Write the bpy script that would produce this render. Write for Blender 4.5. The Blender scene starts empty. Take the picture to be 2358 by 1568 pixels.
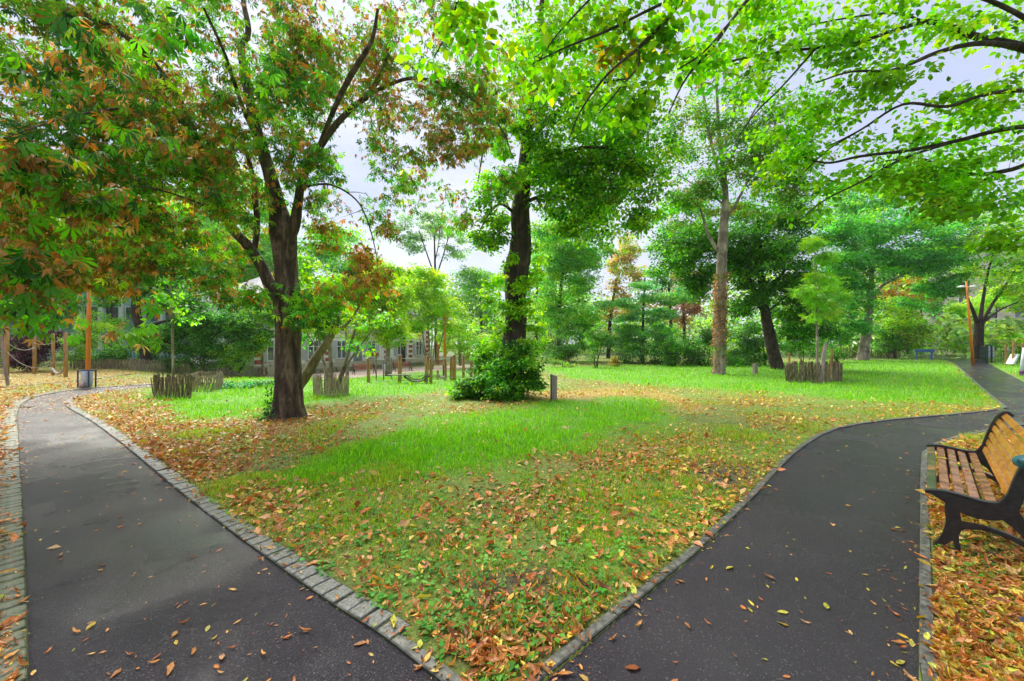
import bpy, math, random
import numpy as np
from mathutils import Vector, Matrix
from mathutils.geometry import tessellate_polygon

random.seed(7)
RNG = np.random.default_rng(11)
scene = bpy.context.scene
COL = scene.collection

# ------------------------------------------------------------------ camera, light, exposure
EYE, F, CX, HZ = 1.65, 921.0, 1179.0, 792.0        # eye height, focal length and horizon in survey units
cam_d = bpy.data.cameras.new('camera')
cam = bpy.data.objects.new('camera', cam_d); COL.objects.link(cam)
cam_d.sensor_width = 36.0
cam_d.lens = 36.0 * F / 2358.0
cam_d.shift_y = (HZ - 784.0) / 2358.0
cam_d.clip_start = 0.05; cam_d.clip_end = 2000.0
cam.location = (0, 0, EYE); cam.rotation_euler = (math.radians(90), 0, 0)
scene.camera = cam

vs = scene.view_settings
vs.view_transform = 'Standard'; vs.look = 'None'; vs.gamma = 1.0; vs.use_curve_mapping = False
vs.exposure = 2.6
SUN_EL, SUN_AZ = math.radians(50), math.radians(-34)
world = bpy.data.worlds.new('World'); scene.world = world; world.use_nodes = True
wn, wl = world.node_tree.nodes, world.node_tree.links
wn.clear()
w_out = wn.new('ShaderNodeOutputWorld'); w_bg = wn.new('ShaderNodeBackground')
w_sky = wn.new('ShaderNodeTexSky'); w_sky.sky_type = 'NISHITA'; w_sky.sun_disc = False
w_sky.sun_elevation = SUN_EL; w_sky.sun_rotation = SUN_AZ
w_tc = wn.new('ShaderNodeTexCoord')
w_map = wn.new('ShaderNodeMapping'); w_map.inputs['Scale'].default_value = (1.0, 1.0, 2.4)
w_no = wn.new('ShaderNodeTexNoise'); w_no.inputs['Scale'].default_value = 2.2
w_no.inputs['Detail'].default_value = 6; w_no.inputs['Roughness'].default_value = 0.55
w_cr = wn.new('ShaderNodeValToRGB')
w_cr.color_ramp.elements[0].position = 0.38; w_cr.color_ramp.elements[0].color = (0.60, 0.66, 0.88, 1)
w_cr.color_ramp.elements[1].position = 0.64; w_cr.color_ramp.elements[1].color = (0.92, 0.93, 1.0, 1)
w_mul = wn.new('ShaderNodeVectorMath'); w_mul.operation = 'SCALE'; w_mul.inputs['Scale'].default_value = 1.78
w_mix = wn.new('ShaderNodeMix'); w_mix.data_type = 'RGBA'; w_mix.inputs[0].default_value = 0.95
wl.new(w_tc.outputs['Generated'], w_map.inputs['Vector']); wl.new(w_map.outputs[0], w_no.inputs['Vector'])
wl.new(w_no.outputs['Fac'], w_cr.inputs[0]); wl.new(w_cr.outputs[0], w_mul.inputs[0])
wl.new(w_sky.outputs[0], w_mix.inputs[6]); wl.new(w_mul.outputs[0], w_mix.inputs[7])
wl.new(w_mix.outputs[2], w_bg.inputs['Color']); w_bg.inputs['Strength'].default_value = 0.095
wl.new(w_bg.outputs[0], w_out.inputs['Surface'])

sun_d = bpy.data.lights.new('sun', 'SUN'); sun = bpy.data.objects.new('sun', sun_d); COL.objects.link(sun)
sun_d.energy = 1.5; sun_d.angle = math.radians(50); sun_d.color = (1.0, 0.95, 0.84)
_dir = Vector((math.sin(SUN_AZ) * math.cos(SUN_EL), math.cos(SUN_AZ) * math.cos(SUN_EL), math.sin(SUN_EL)))
sun.rotation_euler = _dir.to_track_quat('Z', 'Y').to_euler()
sun.location = (0, 0, 40)
cy = scene.cycles
cy.max_bounces = 8; cy.diffuse_bounces = 4; cy.glossy_bounces = 3; cy.transmission_bounces = 5; cy.transparent_max_bounces = 6
cy.use_adaptive_sampling = True; cy.adaptive_threshold = 0.02
try:
    cy.use_denoising = True
except Exception:
    pass

# ------------------------------------------------------------------ helpers
def tag(o, label=None, cat=None, group=None, kind=None):
    if label: o['label'] = label
    if cat: o['category'] = cat
    if group: o['group'] = group
    if kind: o['kind'] = kind
    return o

def empty(name, loc=(0, 0, 0), label=None, cat=None, group=None, kind=None, rz=0.0):
    o = bpy.data.objects.new(name, None); COL.objects.link(o)
    o.location = loc; o.rotation_euler = (0, 0, rz); o.empty_display_size = 0.2
    return tag(o, label, cat, group, kind)

def link(name, me, parent=None, loc=None, keep_world=False):
    o = bpy.data.objects.new(name, me); COL.objects.link(o)
    if parent is not None:
        o.parent = parent
        if keep_world:                        # mesh given in world coordinates
            o.matrix_parent_inverse = Matrix.Translation(parent.location).inverted() if parent.rotation_euler.z == 0 \
                else (Matrix.Translation(parent.location) @ parent.rotation_euler.to_matrix().to_4x4()).inverted()
    if loc is not None: o.location = loc
    return o

def mesh_np(name, V, T, mat, C=None, smooth=False):
    """triangle mesh from numpy arrays, optional per-vertex colour"""
    me = bpy.data.meshes.new(name)
    V = np.ascontiguousarray(V, dtype=np.float32); T = np.ascontiguousarray(T, dtype=np.int32)
    me.vertices.add(len(V)); me.vertices.foreach_set('co', V.ravel())
    me.loops.add(T.size); me.loops.foreach_set('vertex_index', T.ravel())
    me.polygons.add(len(T))
    me.polygons.foreach_set('loop_start', np.arange(0, T.size, 3, dtype=np.int32))
    me.polygons.foreach_set('loop_total', np.full(len(T), 3, dtype=np.int32))
    if smooth: me.polygons.foreach_set('use_smooth', np.ones(len(T), dtype=bool))
    me.update(calc_edges=True)
    if C is not None:
        a = me.attributes.new('col', 'FLOAT_COLOR', 'POINT')
        c4 = np.ones((len(V), 4), dtype=np.float32); c4[:, :3] = C
        a.data.foreach_set('color', c4.ravel())
    me.materials.append(mat)
    return me

class MB:
    """collects polygons for one mesh"""
    def __init__(s): s.v = []; s.f = []
    def poly(s, pts, faces):
        b = len(s.v); s.v += [tuple(p) for p in pts]; s.f += [tuple(b + i for i in f) for f in faces]; return s
    def box(s, c, size, rz=0.0, M=None):
        hx, hy, hz = size[0] / 2, size[1] / 2, size[2] / 2
        pts = [Vector((x, y, z)) for z in (-hz, hz) for x, y in ((-hx, -hy), (hx, -hy), (hx, hy), (-hx, hy))]
        R = Matrix.Rotation(rz, 3, 'Z') if M is None else M
        pts = [R @ p + Vector(c) for p in pts]
        s.poly(pts, [(3, 2, 1, 0), (4, 5, 6, 7), (0, 1, 5, 4), (1, 2, 6, 5), (2, 3, 7, 6), (3, 0, 4, 7)])
        return s
    def prism(s, outline, d, M=None):
        """outline: list of (a, b) in local x/z, extruded along local y by d"""
        n = len(outline)
        pts = [Vector((a, -d / 2, b)) for a, b in outline] + [Vector((a, d / 2, b)) for a, b in outline]
        if M is not None: pts = [M @ p for p in pts]
        tris = tessellate_polygon([[Vector((a, b, 0)) for a, b in outline]])
        s.poly(pts, [tuple(t) for t in tris] + [tuple(n + i for i in reversed(t)) for t in tris] +
               [(i, n + i, n + (i + 1) % n, (i + 1) % n) for i in range(n)])
        return s
    def tube(s, pts, radii, n=8, cap=True):
        V, T = tube_np(np.array(pts, float), np.array(radii, float) if hasattr(radii, '__len__') else np.full(len(pts), radii), n, quads=True)
        b = len(s.v); s.v += [tuple(p) for p in V]; s.f += [tuple(int(b + i) for i in q) for q in T]
        if cap:
            s.f.append(tuple(b + i for i in reversed(range(n)))); s.f.append(tuple(b + len(V) - n + i for i in range(n)))
        return s
    def lathe(s, prof, c=(0, 0, 0), n=16):
        b = len(s.v)
        for r, z in prof:
            for k in range(n):
                a = 2 * math.pi * k / n
                s.v.append((c[0] + r * math.cos(a), c[1] + r * math.sin(a), c[2] + z))
        for i in range(len(prof) - 1):
            for k in range(n):
                k2 = (k + 1) % n
                s.f.append((b + i * n + k, b + i * n + k2, b + (i + 1) * n + k2, b + (i + 1) * n + k))
        return s
    def mesh(s, name, mat, bevel=0.0, smooth=False):
        me = bpy.data.meshes.new(name); me.from_pydata(s.v, [], s.f); me.materials.append(mat)
        if bevel > 0:
            import bmesh
            bm = bmesh.new(); bm.from_mesh(me)
            bmesh.ops.bevel(bm, geom=bm.edges[:], offset=bevel, segments=1, affect='EDGES', clamp_overlap=True)
            bm.to_mesh(me); bm.free()
        if smooth:
            for p in me.polygons: p.use_smooth = True
        me.update(); return me

def tube_np(P, R, n=8, quads=False, lump=0.0, seed=0, flare=None):
    P = np.asarray(P, float); R = np.asarray(R, float); m = len(P)
    tang = np.gradient(P, axis=0); tang /= np.linalg.norm(tang, axis=1)[:, None] + 1e-9
    ref = np.array([1.0, 0, 0]) if abs(tang[0][0]) < .8 else np.array([0, 1.0, 0])
    U = np.zeros((m, 3)); u = ref - tang[0] * np.dot(ref, tang[0]); u /= np.linalg.norm(u)
    for i in range(m):
        u = u - tang[i] * np.dot(u, tang[i]); u /= np.linalg.norm(u) + 1e-9; U[i] = u
    W = np.cross(tang, U)
    a = np.arange(n) * 2 * math.pi / n
    rr = np.ones((m, n))
    if lump > 0:
        rg = np.random.default_rng(seed); L = np.arange(m)[:, None] / m
        for k in range(2, 8):
            rr += lump / k ** .6 * np.sin(k * a[None] + rg.uniform(0, 6) + L * rg.uniform(-7, 7)) * (.6 + .4 * np.sin(L * rg.uniform(6, 26) + rg.uniform(0, 6)))
        rr += rg.normal(0, lump * .35, (m, n))
    if flare is not None:
        for (ang, amt, hgt) in flare:
            t = np.linspace(0, 1, m)[:, None]
            rr += amt * np.exp(-t / hgt) * np.clip(np.cos(a[None] - ang), 0, 1) ** 4
    V = P[:, None] + (R[:, None] * rr)[..., None] * (np.cos(a)[None, :, None] * U[:, None] + np.sin(a)[None, :, None] * W[:, None])
    V = V.reshape(-1, 3)
    i = np.arange(m - 1)[:, None] * n; k = np.arange(n)[None]; k2 = (k + 1) % n
    q = np.stack([i + k, i + k2, i + n + k2, i + n + k], -1).reshape(-1, 4)
    if quads: return V, q
    T = np.concatenate([q[:, [0, 1, 2]], q[:, [0, 2, 3]]])
    return V, T

def catmull(pts, per=6):
    P = np.asarray(pts, float)
    if len(P) < 3: return np.linspace(P[0], P[-1], per + 1)
    E = np.vstack([2 * P[0] - P[1], P, 2 * P[-1] - P[-2]]); out = []
    for i in range(1, len(E) - 2):
        for t in np.linspace(0, 1, per, endpoint=False):
            a, b, c, d = E[i - 1], E[i], E[i + 1], E[i + 2]
            out.append(.5 * (2 * b + (c - a) * t + (2 * a - 5 * b + 4 * c - d) * t * t + (3 * b - a - 3 * c + d) * t ** 3))
    out.append(P[-1]); return np.array(out)

def resample(P, step):
    P = np.asarray(P, float); d = np.r_[0, np.cumsum(np.linalg.norm(np.diff(P, axis=0), axis=1))]
    n = max(2, int(d[-1] / step) + 1); t = np.linspace(0, d[-1], n)
    return np.stack([np.interp(t, d, P[:, k]) for k in range(P.shape[1])], 1)

def smooth01(x, a, b):
    t = np.clip((np.asarray(x, float) - a) / (b - a), 0, 1); return t * t * (3 - 2 * t)

def vnoise(x, y, s, seed=0):
    """cheap smooth noise, about -1..1"""
    rg = np.random.default_rng(seed); r = 0
    for k in range(6):
        th = rg.uniform(0, 6.28); fr = s * rg.uniform(.6, 1.9)
        r = r + np.sin((x * math.cos(th) + y * math.sin(th)) * fr + rg.uniform(0, 6.28) + 1.3 * np.sin((x * math.sin(th) - y * math.cos(th)) * fr * .7 + rg.uniform(0, 6)))
    return r / 3.2

def gz(x, y):
    """height of the park ground: level, sinking a metre towards the house beyond the lawn"""
    x = np.asarray(x, float); y = np.asarray(y, float); ys = np.maximum(y, 1.0)
    u = CX + F * x / ys
    m = smooth01(u, 250, 560) * (1 - smooth01(u, 1080, 1260))
    return -1.0 * smooth01(y, 17, 31) * m

def W(u, v, Y): return np.array([(u - CX) / F * Y, Y, EYE - (v - HZ) / F * Y])
def G(u, v):
    """point of the ground seen at survey position (u, v)"""
    Y = EYE * F / (v - HZ)
    if Y > 17:
        for Yt in np.arange(17.0, 140.0, .1):
            if EYE - (v - HZ) / F * Yt <= float(gz((u - CX) / F * Yt, Yt)):
                Y = Yt; break
    X = (u - CX) / F * Y
    return np.array([X, Y, float(gz(X, Y))])
def G2(u, v): return G(u, v)[:2]
def COSU(u): return 1 / math.hypot(1, (u - CX) / F)
def Vv(a): return Vector([float(t) for t in a])

# ------------------------------------------------------------------ materials
def nodes(name):
    m = bpy.data.materials.new(name); m.use_nodes = True
    nt = m.node_tree; b = nt.nodes['Principled BSDF']; return m, nt, b

def ramp(nt, fac, stops):
    r = nt.nodes.new('ShaderNodeValToRGB'); e = r.color_ramp.elements
    while len(e) < len(stops): e.new(0.5)
    for k, (p, c) in enumerate(stops):
        e[k].position = p; e[k].color = (*c, 1) if len(c) == 3 else c
    nt.links.new(fac, r.inputs[0]); return r

def noise(nt, scale, detail=5, rough=.6, stretch=None, coord='Object', dist=0.0):
    tc = nt.nodes.new('ShaderNodeNewGeometry' if coord == 'Position' else 'ShaderNodeTexCoord'); n = nt.nodes.new('ShaderNodeTexNoise')
    n.inputs['Scale'].default_value = scale; n.inputs['Detail'].default_value = detail
    n.inputs['Roughness'].default_value = rough; n.inputs['Distortion'].default_value = dist
    if stretch:
        mp = nt.nodes.new('ShaderNodeMapping'); mp.inputs['Scale'].default_value = stretch
        nt.links.new(tc.outputs[coord], mp.inputs[0]); nt.links.new(mp.outputs[0], n.inputs['Vector'])
    else: nt.links.new(tc.outputs[coord], n.inputs['Vector'])
    return n

def bump(nt, b, h, strength=.4, dist=.02):
    bp = nt.nodes.new('ShaderNodeBump'); bp.inputs['Strength'].default_value = strength
    bp.inputs['Distance'].default_value = dist
    nt.links.new(h, bp.inputs['Height']); nt.links.new(bp.outputs[0], b.inputs['Normal']); return bp

def mat_noise(name, c0, c1, scale=8, rough=.7, bs=.3, bd=.01, stretch=None, metal=0.0, c2=None, detail=6, lo=.35, hi=.65, coord='Object'):
    m, nt, b = nodes(name); n = noise(nt, scale, detail, .62, stretch, coord)
    st = [(lo, c0), (hi, c1)] if c2 is None else [(lo, c0), ((lo + hi) / 2, c1), (hi, c2)]
    r = ramp(nt, n.outputs['Fac'], st); nt.links.new(r.outputs[0], b.inputs['Base Color'])
    b.inputs['Roughness'].default_value = rough; b.inputs['Metallic'].default_value = metal
    if bs > 0: bump(nt, b, n.outputs['Fac'], bs, bd)
    return m

def mat_leaf(name, trans=.35, rough=.45, spec=.35, blotch=False):
    m, nt, b = nodes(name)
    at = nt.nodes.new('ShaderNodeAttribute'); at.attribute_name = 'col'
    if blotch:
        g_ = nt.nodes.new('ShaderNodeNewGeometry'); n_ = nt.nodes.new('ShaderNodeTexNoise'); n_.inputs['Scale'].default_value = 70; n_.inputs['Detail'].default_value = 3
        nt.links.new(g_.outputs['Position'], n_.inputs['Vector']); r_ = ramp(nt, n_.outputs['Fac'], [(.33, (.55, .48, .42)), (.5, (1.05, 1.05, 1.05)), (.7, (1.3, 1.25, 1.1))])
        m_ = nt.nodes.new('ShaderNodeMix'); m_.data_type = 'RGBA'; m_.blend_type = 'MULTIPLY'; m_.inputs[0].default_value = 1
        nt.links.new(at.outputs['Color'], m_.inputs[6]); nt.links.new(r_.outputs[0], m_.inputs[7])
        nt.links.new(m_.outputs[2], b.inputs['Base Color'])
    else: nt.links.new(at.outputs['Color'], b.inputs['Base Color'])
    b.inputs['Roughness'].default_value = rough; b.inputs['Specular IOR Level'].default_value = spec
    if trans > 0:
        tr = nt.nodes.new('ShaderNodeBsdfTranslucent'); mx = nt.nodes.new('ShaderNodeMixShader')
        hs = nt.nodes.new('ShaderNodeHueSaturation'); hs.inputs['Value'].default_value = 1.35; hs.inputs['Saturation'].default_value = 1.08
        nt.links.new(at.outputs['Color'], hs.inputs['Color']); nt.links.new(hs.outputs[0], tr.inputs['Color'])
        mx.inputs[0].default_value = trans
        nt.links.new(b.outputs[0], mx.inputs[1]); nt.links.new(tr.outputs[0], mx.inputs[2])
        nt.links.new(mx.outputs[0], nt.nodes['Material Output'].inputs['Surface'])
    return m

M_LEAF = mat_leaf('foliage', .48, .42, .35)
M_GRASS = mat_leaf('grass_blades', .35, .5, .25)
M_LITTER = mat_leaf('dry_leaves', .2, .42, .4, True)

# ground, coloured by what covers it
M_GROUND, nt, b = nodes('park_soil')
at = nt.nodes.new('ShaderNodeAttribute'); at.attribute_name = 'col'
n1 = noise(nt, 9, 8, .7); n2 = noise(nt, 60, 6, .7)
r1 = ramp(nt, n1.outputs['Fac'], [(.3, (.55, .5, .45)), (.7, (1.35, 1.35, 1.3))])
r2 = ramp(nt, n2.outputs['Fac'], [(.3, (.6, .6, .6)), (.7, (1.3, 1.3, 1.3))])
mm = nt.nodes.new('ShaderNodeMix'); mm.data_type = 'RGBA'; mm.blend_type = 'MULTIPLY'; mm.inputs[0].default_value = 1
m2 = nt.nodes.new('ShaderNodeMix'); m2.data_type = 'RGBA'; m2.blend_type = 'MULTIPLY'; m2.inputs[0].default_value = 1
nt.links.new(at.outputs['Color'], mm.inputs[6]); nt.links.new(r1.outputs[0], mm.inputs[7])
nt.links.new(mm.outputs[2], m2.inputs[6]); nt.links.new(r2.outputs[0], m2.inputs[7])
nt.links.new(m2.outputs[2], b.inputs['Base Color']); b.inputs['Roughness'].default_value = .85
bump(nt, b, n2.outputs['Fac'], .7, .03)

# wet asphalt
M_ASPH, nt, b = nodes('wet_asphalt')
ng = noise(nt, 160, 3, .7); nv = nt.nodes.new('ShaderNodeTexVoronoi'); nv.inputs['Scale'].default_value = 190
tc = nt.nodes.new('ShaderNodeTexCoord'); nt.links.new(tc.outputs['Object'], nv.inputs['Vector'])
rg_ = ramp(nt, ng.outputs['Fac'], [(.35, (.016, .0135, .018)), (.60, (.038, .033, .042)), (.72, (.08, .07, .085))])
nbig = noise(nt, 0.9, 4, .55); rb_ = ramp(nt, nbig.outputs['Fac'], [(.35, (.88, .87, .90)), (.65, (1.12, 1.10, 1.14))])
mx = nt.nodes.new('ShaderNodeMix'); mx.data_type = 'RGBA'; mx.blend_type = 'MULTIPLY'; mx.inputs[0].default_value = 1
nt.links.new(rg_.outputs[0], mx.inputs[6]); nt.links.new(rb_.outputs[0], mx.inputs[7])
wh = nt.nodes.new('ShaderNodeTexWhiteNoise'); nt.links.new(nv.outputs['Color'], wh.inputs['Vector'])
sp = ramp(nt, wh.outputs['Value'], [(.972, (0, 0, 0)), (.985, (1, 1, 1))])
mx3 = nt.nodes.new('ShaderNodeMix'); mx3.data_type = 'RGBA'
nt.links.new(sp.outputs[0], mx3.inputs[0]); nt.links.new(mx.outputs[2], mx3.inputs[6]); mx3.inputs[7].default_value = (.14, .125, .13, 1)
nt.links.new(mx3.outputs[2], b.inputs['Base Color'])
npd = noise(nt, .8, 4, .55, (1, 1, 1), dist=.4)
sx_ = nt.nodes.new('ShaderNodeSeparateXYZ'); nt.links.new(tc.outputs['Object'], sx_.inputs[0])
mr = nt.nodes.new('ShaderNodeMapRange'); mr.inputs['From Min'].default_value = 5.0; mr.inputs['From Max'].default_value = 9.0
mr.inputs['To Min'].default_value = .12; mr.inputs['To Max'].default_value = -.03; nt.links.new(sx_.outputs['Y'], mr.inputs['Value'])
vd = nt.nodes.new('ShaderNodeVectorMath'); vd.operation = 'DISTANCE'; nt.links.new(tc.outputs['Object'], vd.inputs[0]); vd.inputs[1].default_value = (-2.7, 3.6, 0)
mr2 = nt.nodes.new('ShaderNodeMapRange'); mr2.inputs['From Min'].default_value = .35; mr2.inputs['From Max'].default_value = 1.45
mr2.inputs['To Min'].default_value = -.24; mr2.inputs['To Max'].default_value = 0.0; nt.links.new(vd.outputs['Value'], mr2.inputs['Value'])
ad = nt.nodes.new('ShaderNodeMath'); ad.operation = 'ADD'; nt.links.new(npd.outputs['Fac'], ad.inputs[0]); nt.links.new(mr.outputs[0], ad.inputs[1])
ad2 = nt.nodes.new('ShaderNodeMath'); ad2.operation = 'ADD'; nt.links.new(ad.outputs[0], ad2.inputs[0]); nt.links.new(mr2.outputs[0], ad2.inputs[1])
class _O: pass
npd = _O(); npd.outputs = {'Fac': ad2.outputs[0]}
rr_ = ramp(nt, npd.outputs['Fac'], [(.30, (.15, .15, .15)), (.48, (.22, .22, .22)), (.75, (.33, .33, .33))])
nt.links.new(rr_.outputs[0], b.inputs['Roughness'])
bs_ = ramp(nt, npd.outputs['Fac'], [(.34, (.22,) * 3), (.52, (.6,) * 3), (.68, (.9,) * 3)])
bp = bump(nt, b, nv.outputs['Distance'], .5, .006); nt.links.new(bs_.outputs[0], bp.inputs['Strength'])
sl_ = ramp(nt, npd.outputs['Fac'], [(.30, (.62,) * 3), (.50, (.26,) * 3)]); nt.links.new(sl_.outputs[0], b.inputs['Specular IOR Level'])

M_GRAVEL = mat_noise('sandy_gravel', (.30, .22, .19), (.46, .36, .32), 14, .9, .4, .02)
M_CONC = mat_noise('kerb_concrete', (.04, .04, .032), (.10, .10, .085), 26, .5, .4, .004, c2=(.17, .165, .145))
M_SETT = mat_noise('granite_sett', (.05, .055, .045), (.12, .125, .11), 45, .5, .5, .004, c2=(.21, .215, .20))
M_SETT2 = mat_noise('mossy_granite_sett', (.05, .07, .03), (.12, .135, .075), 30, .5, .5, .004, c2=(.20, .20, .15))
M_SOILGAP = mat_noise('joint_soil', (.015, .02, .008), (.04, .05, .015), 30, .9, .5, .01)

def mat_bark(name, cs, scale, st=(1, 1, .22), bd=.05, strength=1.0, rough=.85):
    m, nt, b = nodes(name)
    n = noise(nt, scale, 9, .68, st, dist=.7); n2 = noise(nt, scale * .35, 4, .6)
    r = ramp(nt, n.outputs['Fac'], [(.30, cs[0]), (.48, cs[1]), (.66, cs[2])])
    r2 = ramp(nt, n2.outputs['Fac'], [(.38, (.55, .5, .45)), (.62, (1.3, 1.3, 1.25))])
    mx = nt.nodes.new('ShaderNodeMix'); mx.data_type = 'RGBA'; mx.blend_type = 'MULTIPLY'; mx.inputs[0].default_value = 1
    nt.links.new(r.outputs[0], mx.inputs[6]); nt.links.new(r2.outputs[0], mx.inputs[7]); nt.links.new(mx.outputs[2], b.inputs['Base Color'])
    b.inputs['Roughness'].default_value = rough; bump(nt, b, n.outputs['Fac'], strength, bd)
    return m
M_BARK = mat_bark('chestnut_bark', [(.010, .006, .004), (.06, .037, .022), (.22, .16, .11)], 7)
M_BARK_DARK = mat_bark('furrowed_dark_bark', [(.006, .004, .003), (.032, .020, .015), (.10, .065, .05)], 11, (1, 1, .12))
M_BARK_GREY = mat_bark('smooth_grey_bark', [(.12, .09, .075), (.25, .20, .165), (.40, .34, .29)], 5, (1, 1, .3), .02, .5)
M_BARK_OLIVE = mat_bark('olive_bark', [(.06, .055, .02), (.15, .14, .06), (.25, .23, .12)], 9, (1, 1, .3), .01, .5)
M_TWIG = mat_noise('twig_bark', (.02, .015, .010), (.07, .05, .035), 20, .8, 0)
M_PICKET = mat_noise('chestnut_pale_wood', (.12, .085, .055), (.36, .28, .19), 30, .75, .5, .006, (1, 1, .15), c2=(.50, .42, .31), coord='Position')
M_PICKET_D = mat_noise('mossy_pale_wood', (.035, .024, .012), (.15, .115, .05), 30, .75, .5, .006, (1, 1, .15), c2=(.36, .29, .17), coord='Position')
M_POST = mat_noise('round_post_wood', (.16, .09, .03), (.36, .20, .06), 8, .6, .3, .006, (1, 1, .15), c2=(.48, .30, .12))
M_GREYPOST = mat_noise('weathered_oak', (.16, .12, .10), (.34, .28, .24), 10, .8, .4, .006, (1, 1, .12))
M_WIRE = mat_noise('rusty_wire', (.05, .03, .02), (.12, .08, .06), 40, .6, 0)
M_ROPE = mat_noise('grey_rope', (.25, .22, .20), (.5, .45, .42), 60, .9, .3, .003)
M_ORANGE = mat_noise('orange_lamp_paint', (.62, .16, .012), (.78, .24, .02), 3, .35, .1, .002)
M_NAVY = mat_noise('navy_paint', (.015, .03, .11), (.03, .06, .19), 6, .35, .1, .002)
M_SIGNBLUE = mat_noise('blue_board_paint', (.03, .10, .25), (.05, .15, .34), 6, .4, .1, .002)
M_WHITE = mat_noise('white_plastic', (.66, .66, .70), (.82, .82, .85), 6, .5, .1, .002)
M_BAG = mat_noise('pale_bin_bag', (.42, .45, .52), (.68, .70, .75), 9, .3, .5, .02)
M_IRON = mat_noise('black_cast_iron', (.010, .010, .013), (.030, .028, .035), 30, .38, .35, .003)
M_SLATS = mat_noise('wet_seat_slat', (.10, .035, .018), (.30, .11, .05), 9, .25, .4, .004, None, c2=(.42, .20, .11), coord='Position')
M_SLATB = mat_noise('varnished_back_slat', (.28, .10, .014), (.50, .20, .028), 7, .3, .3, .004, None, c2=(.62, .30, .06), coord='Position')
M_SLATR = mat_noise('red_brown_slat', (.25, .07, .045), (.40, .13, .09), 5, .5, .2, .003)
M_STAIN = mat_noise('algae_stained_slat', (.04, .06, .02), (.10, .10, .04), 5, .3, .25, .003, c2=(.36, .15, .06), lo=.42, hi=.62, coord='Position')
M_TEAL = mat_noise('blue_green_cast_paint', (.02, .09, .12), (.05, .18, .22), 10, .3, .2, .003)
M_FENCE = mat_noise('black_green_fence_paint', (.006, .02, .02), (.012, .035, .035), 6, .4, .1, .002)
M_RENDER = mat_noise('pale_render', (.74, .71, .68), (.84, .81, .78), 2.5, .85, .15, .01)
M_PLINTH = mat_noise('beige_plinth', (.42, .36, .28), (.58, .50, .40), 3, .85, .2, .01)
M_BRICK = mat_noise('red_brick', (.28, .04, .035), (.42, .08, .06), 12, .8, .3, .01)
M_ROOF = mat_noise('slate_roof', (.14, .14, .16), (.26, .26, .29), 5, .6, .3, .02)
M_BRICKSTONE = mat_noise('mossy_bank_stone', (.12, .13, .06), (.30, .27, .20), 4, .9, .6, .05)
M_CYAN = mat_noise('pale_blue_cladding', (.20, .42, .52), (.38, .60, .68), 1.5, .5, .1, .01)
M_BLUEBAND = mat_noise('blue_fascia', (.10, .18, .40), (.16, .26, .50), 3, .5, .1, .01)
M_BEIGE = mat_noise('beige_apartment_wall', (.62, .52, .46), (.74, .64, .58), .8, .85, .1, .01)
M_PINK = mat_noise('pale_pink_wall', (.60, .50, .52), (.72, .62, .64), .8, .85, .1, .01)
M_GLASS, nt, b = nodes('window_glass')
b.inputs['Base Color'].default_value = (.05, .06, .07, 1); b.inputs['Roughness'].default_value = .08; b.inputs['Specular IOR Level'].default_value = .9
n = noise(nt, .8, 2); r = ramp(nt, n.outputs['Fac'], [(.4, (.03, .04, .045)), (.6, (.14, .16, .18))]); nt.links.new(r.outputs[0], b.inputs['Base Color'])
M_LAMPGLASS = mat_noise('lamp_diffuser', (.75, .75, .80), (.88, .88, .92), 4, .25, 0)
M_CONKER = mat_noise('conker_husk', (.22, .34, .04), (.42, .50, .08), 30, .6, .8, .01)

# ------------------------------------------------------------------ plan of the park
def inside(poly, x, y):
    x = np.asarray(x, float); y = np.asarray(y, float); r = np.zeros(x.shape, bool); n = len(poly)
    for i in range(n):
        x1, y1 = poly[i][:2]; x2, y2 = poly[(i + 1) % n][:2]
        c = ((y1 > y) != (y2 > y)); dy = (y2 - y1) if y2 != y1 else 1e-9
        r ^= c & (x < (x2 - x1) * (y - y1) / dy + x1)
    return r
def dist_line(P, x, y):
    d = np.full(np.shape(x), 1e9)
    for i in range(len(P) - 1):
        ax, ay = P[i][:2]; bx, by = P[i + 1][:2]; L = (bx - ax) ** 2 + (by - ay) ** 2 + 1e-12
        t = np.clip(((x - ax) * (bx - ax) + (y - ay) * (by - ay)) / L, 0, 1)
        d = np.minimum(d, np.hypot(x - ax - t * (bx - ax), y - ay - t * (by - ay)))
    return d
def soft(poly, x, y, f, wob=.3, seed=1):
    """1 inside the polygon, 0 outside, ragged border of about f metres"""
    x = np.asarray(x, float); y = np.asarray(y, float)
    w = wob * vnoise(x, y, 2.3, seed); w2 = wob * vnoise(x, y, 2.6, seed + 9)
    X, Y = x + w, y + w2
    s = np.where(inside(poly, X, Y), 1.0, -1.0) * dist_line(list(poly) + [poly[0]], X, Y)
    return smooth01(s, -f, f)

L_LEFT = [(-2.9, -3.0), (-1.9, -.4), (-1.75, 1.1)] + [tuple(G2(*p)) for p in ((64, 1568), (55, 1250), (42, 1000), (39, 960), (52, 930), (95, 911), (190, 896), (330, 886.5), (470, 879.5))]
L_RIGHT = [tuple(G2(*p)) for p in ((470, 884.5), (330, 893), (210, 906), (160, 918), (152, 935), (210, 970), (290, 1030), (400, 1122), (520, 1215), (620, 1290), (760, 1390), (880, 1465), (1010, 1568))] + [(-.09, 1.74)]
R_LEFT = [(-.09, 1.74)] + [tuple(G2(*p)) for p in ((1255, 1568), (1440, 1410), (1620, 1260), (1770, 1110), (1805, 1068), (1850, 1030), (1890, 1004), (1940, 985), (2050, 968), (2200, 955), (2310, 943))]
R_LEFT_FAR = [tuple(G2(*p)) for p in ((2322, 939), (2290, 915), (2260, 890), (2200, 838), (2172, 827), (2085, 827))]
R_RIGHT_FAR = [tuple(G2(*p)) for p in ((2085, 822.5), (2250, 823.5), (2275, 836), (2358, 880), (2560, 985))]
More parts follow.
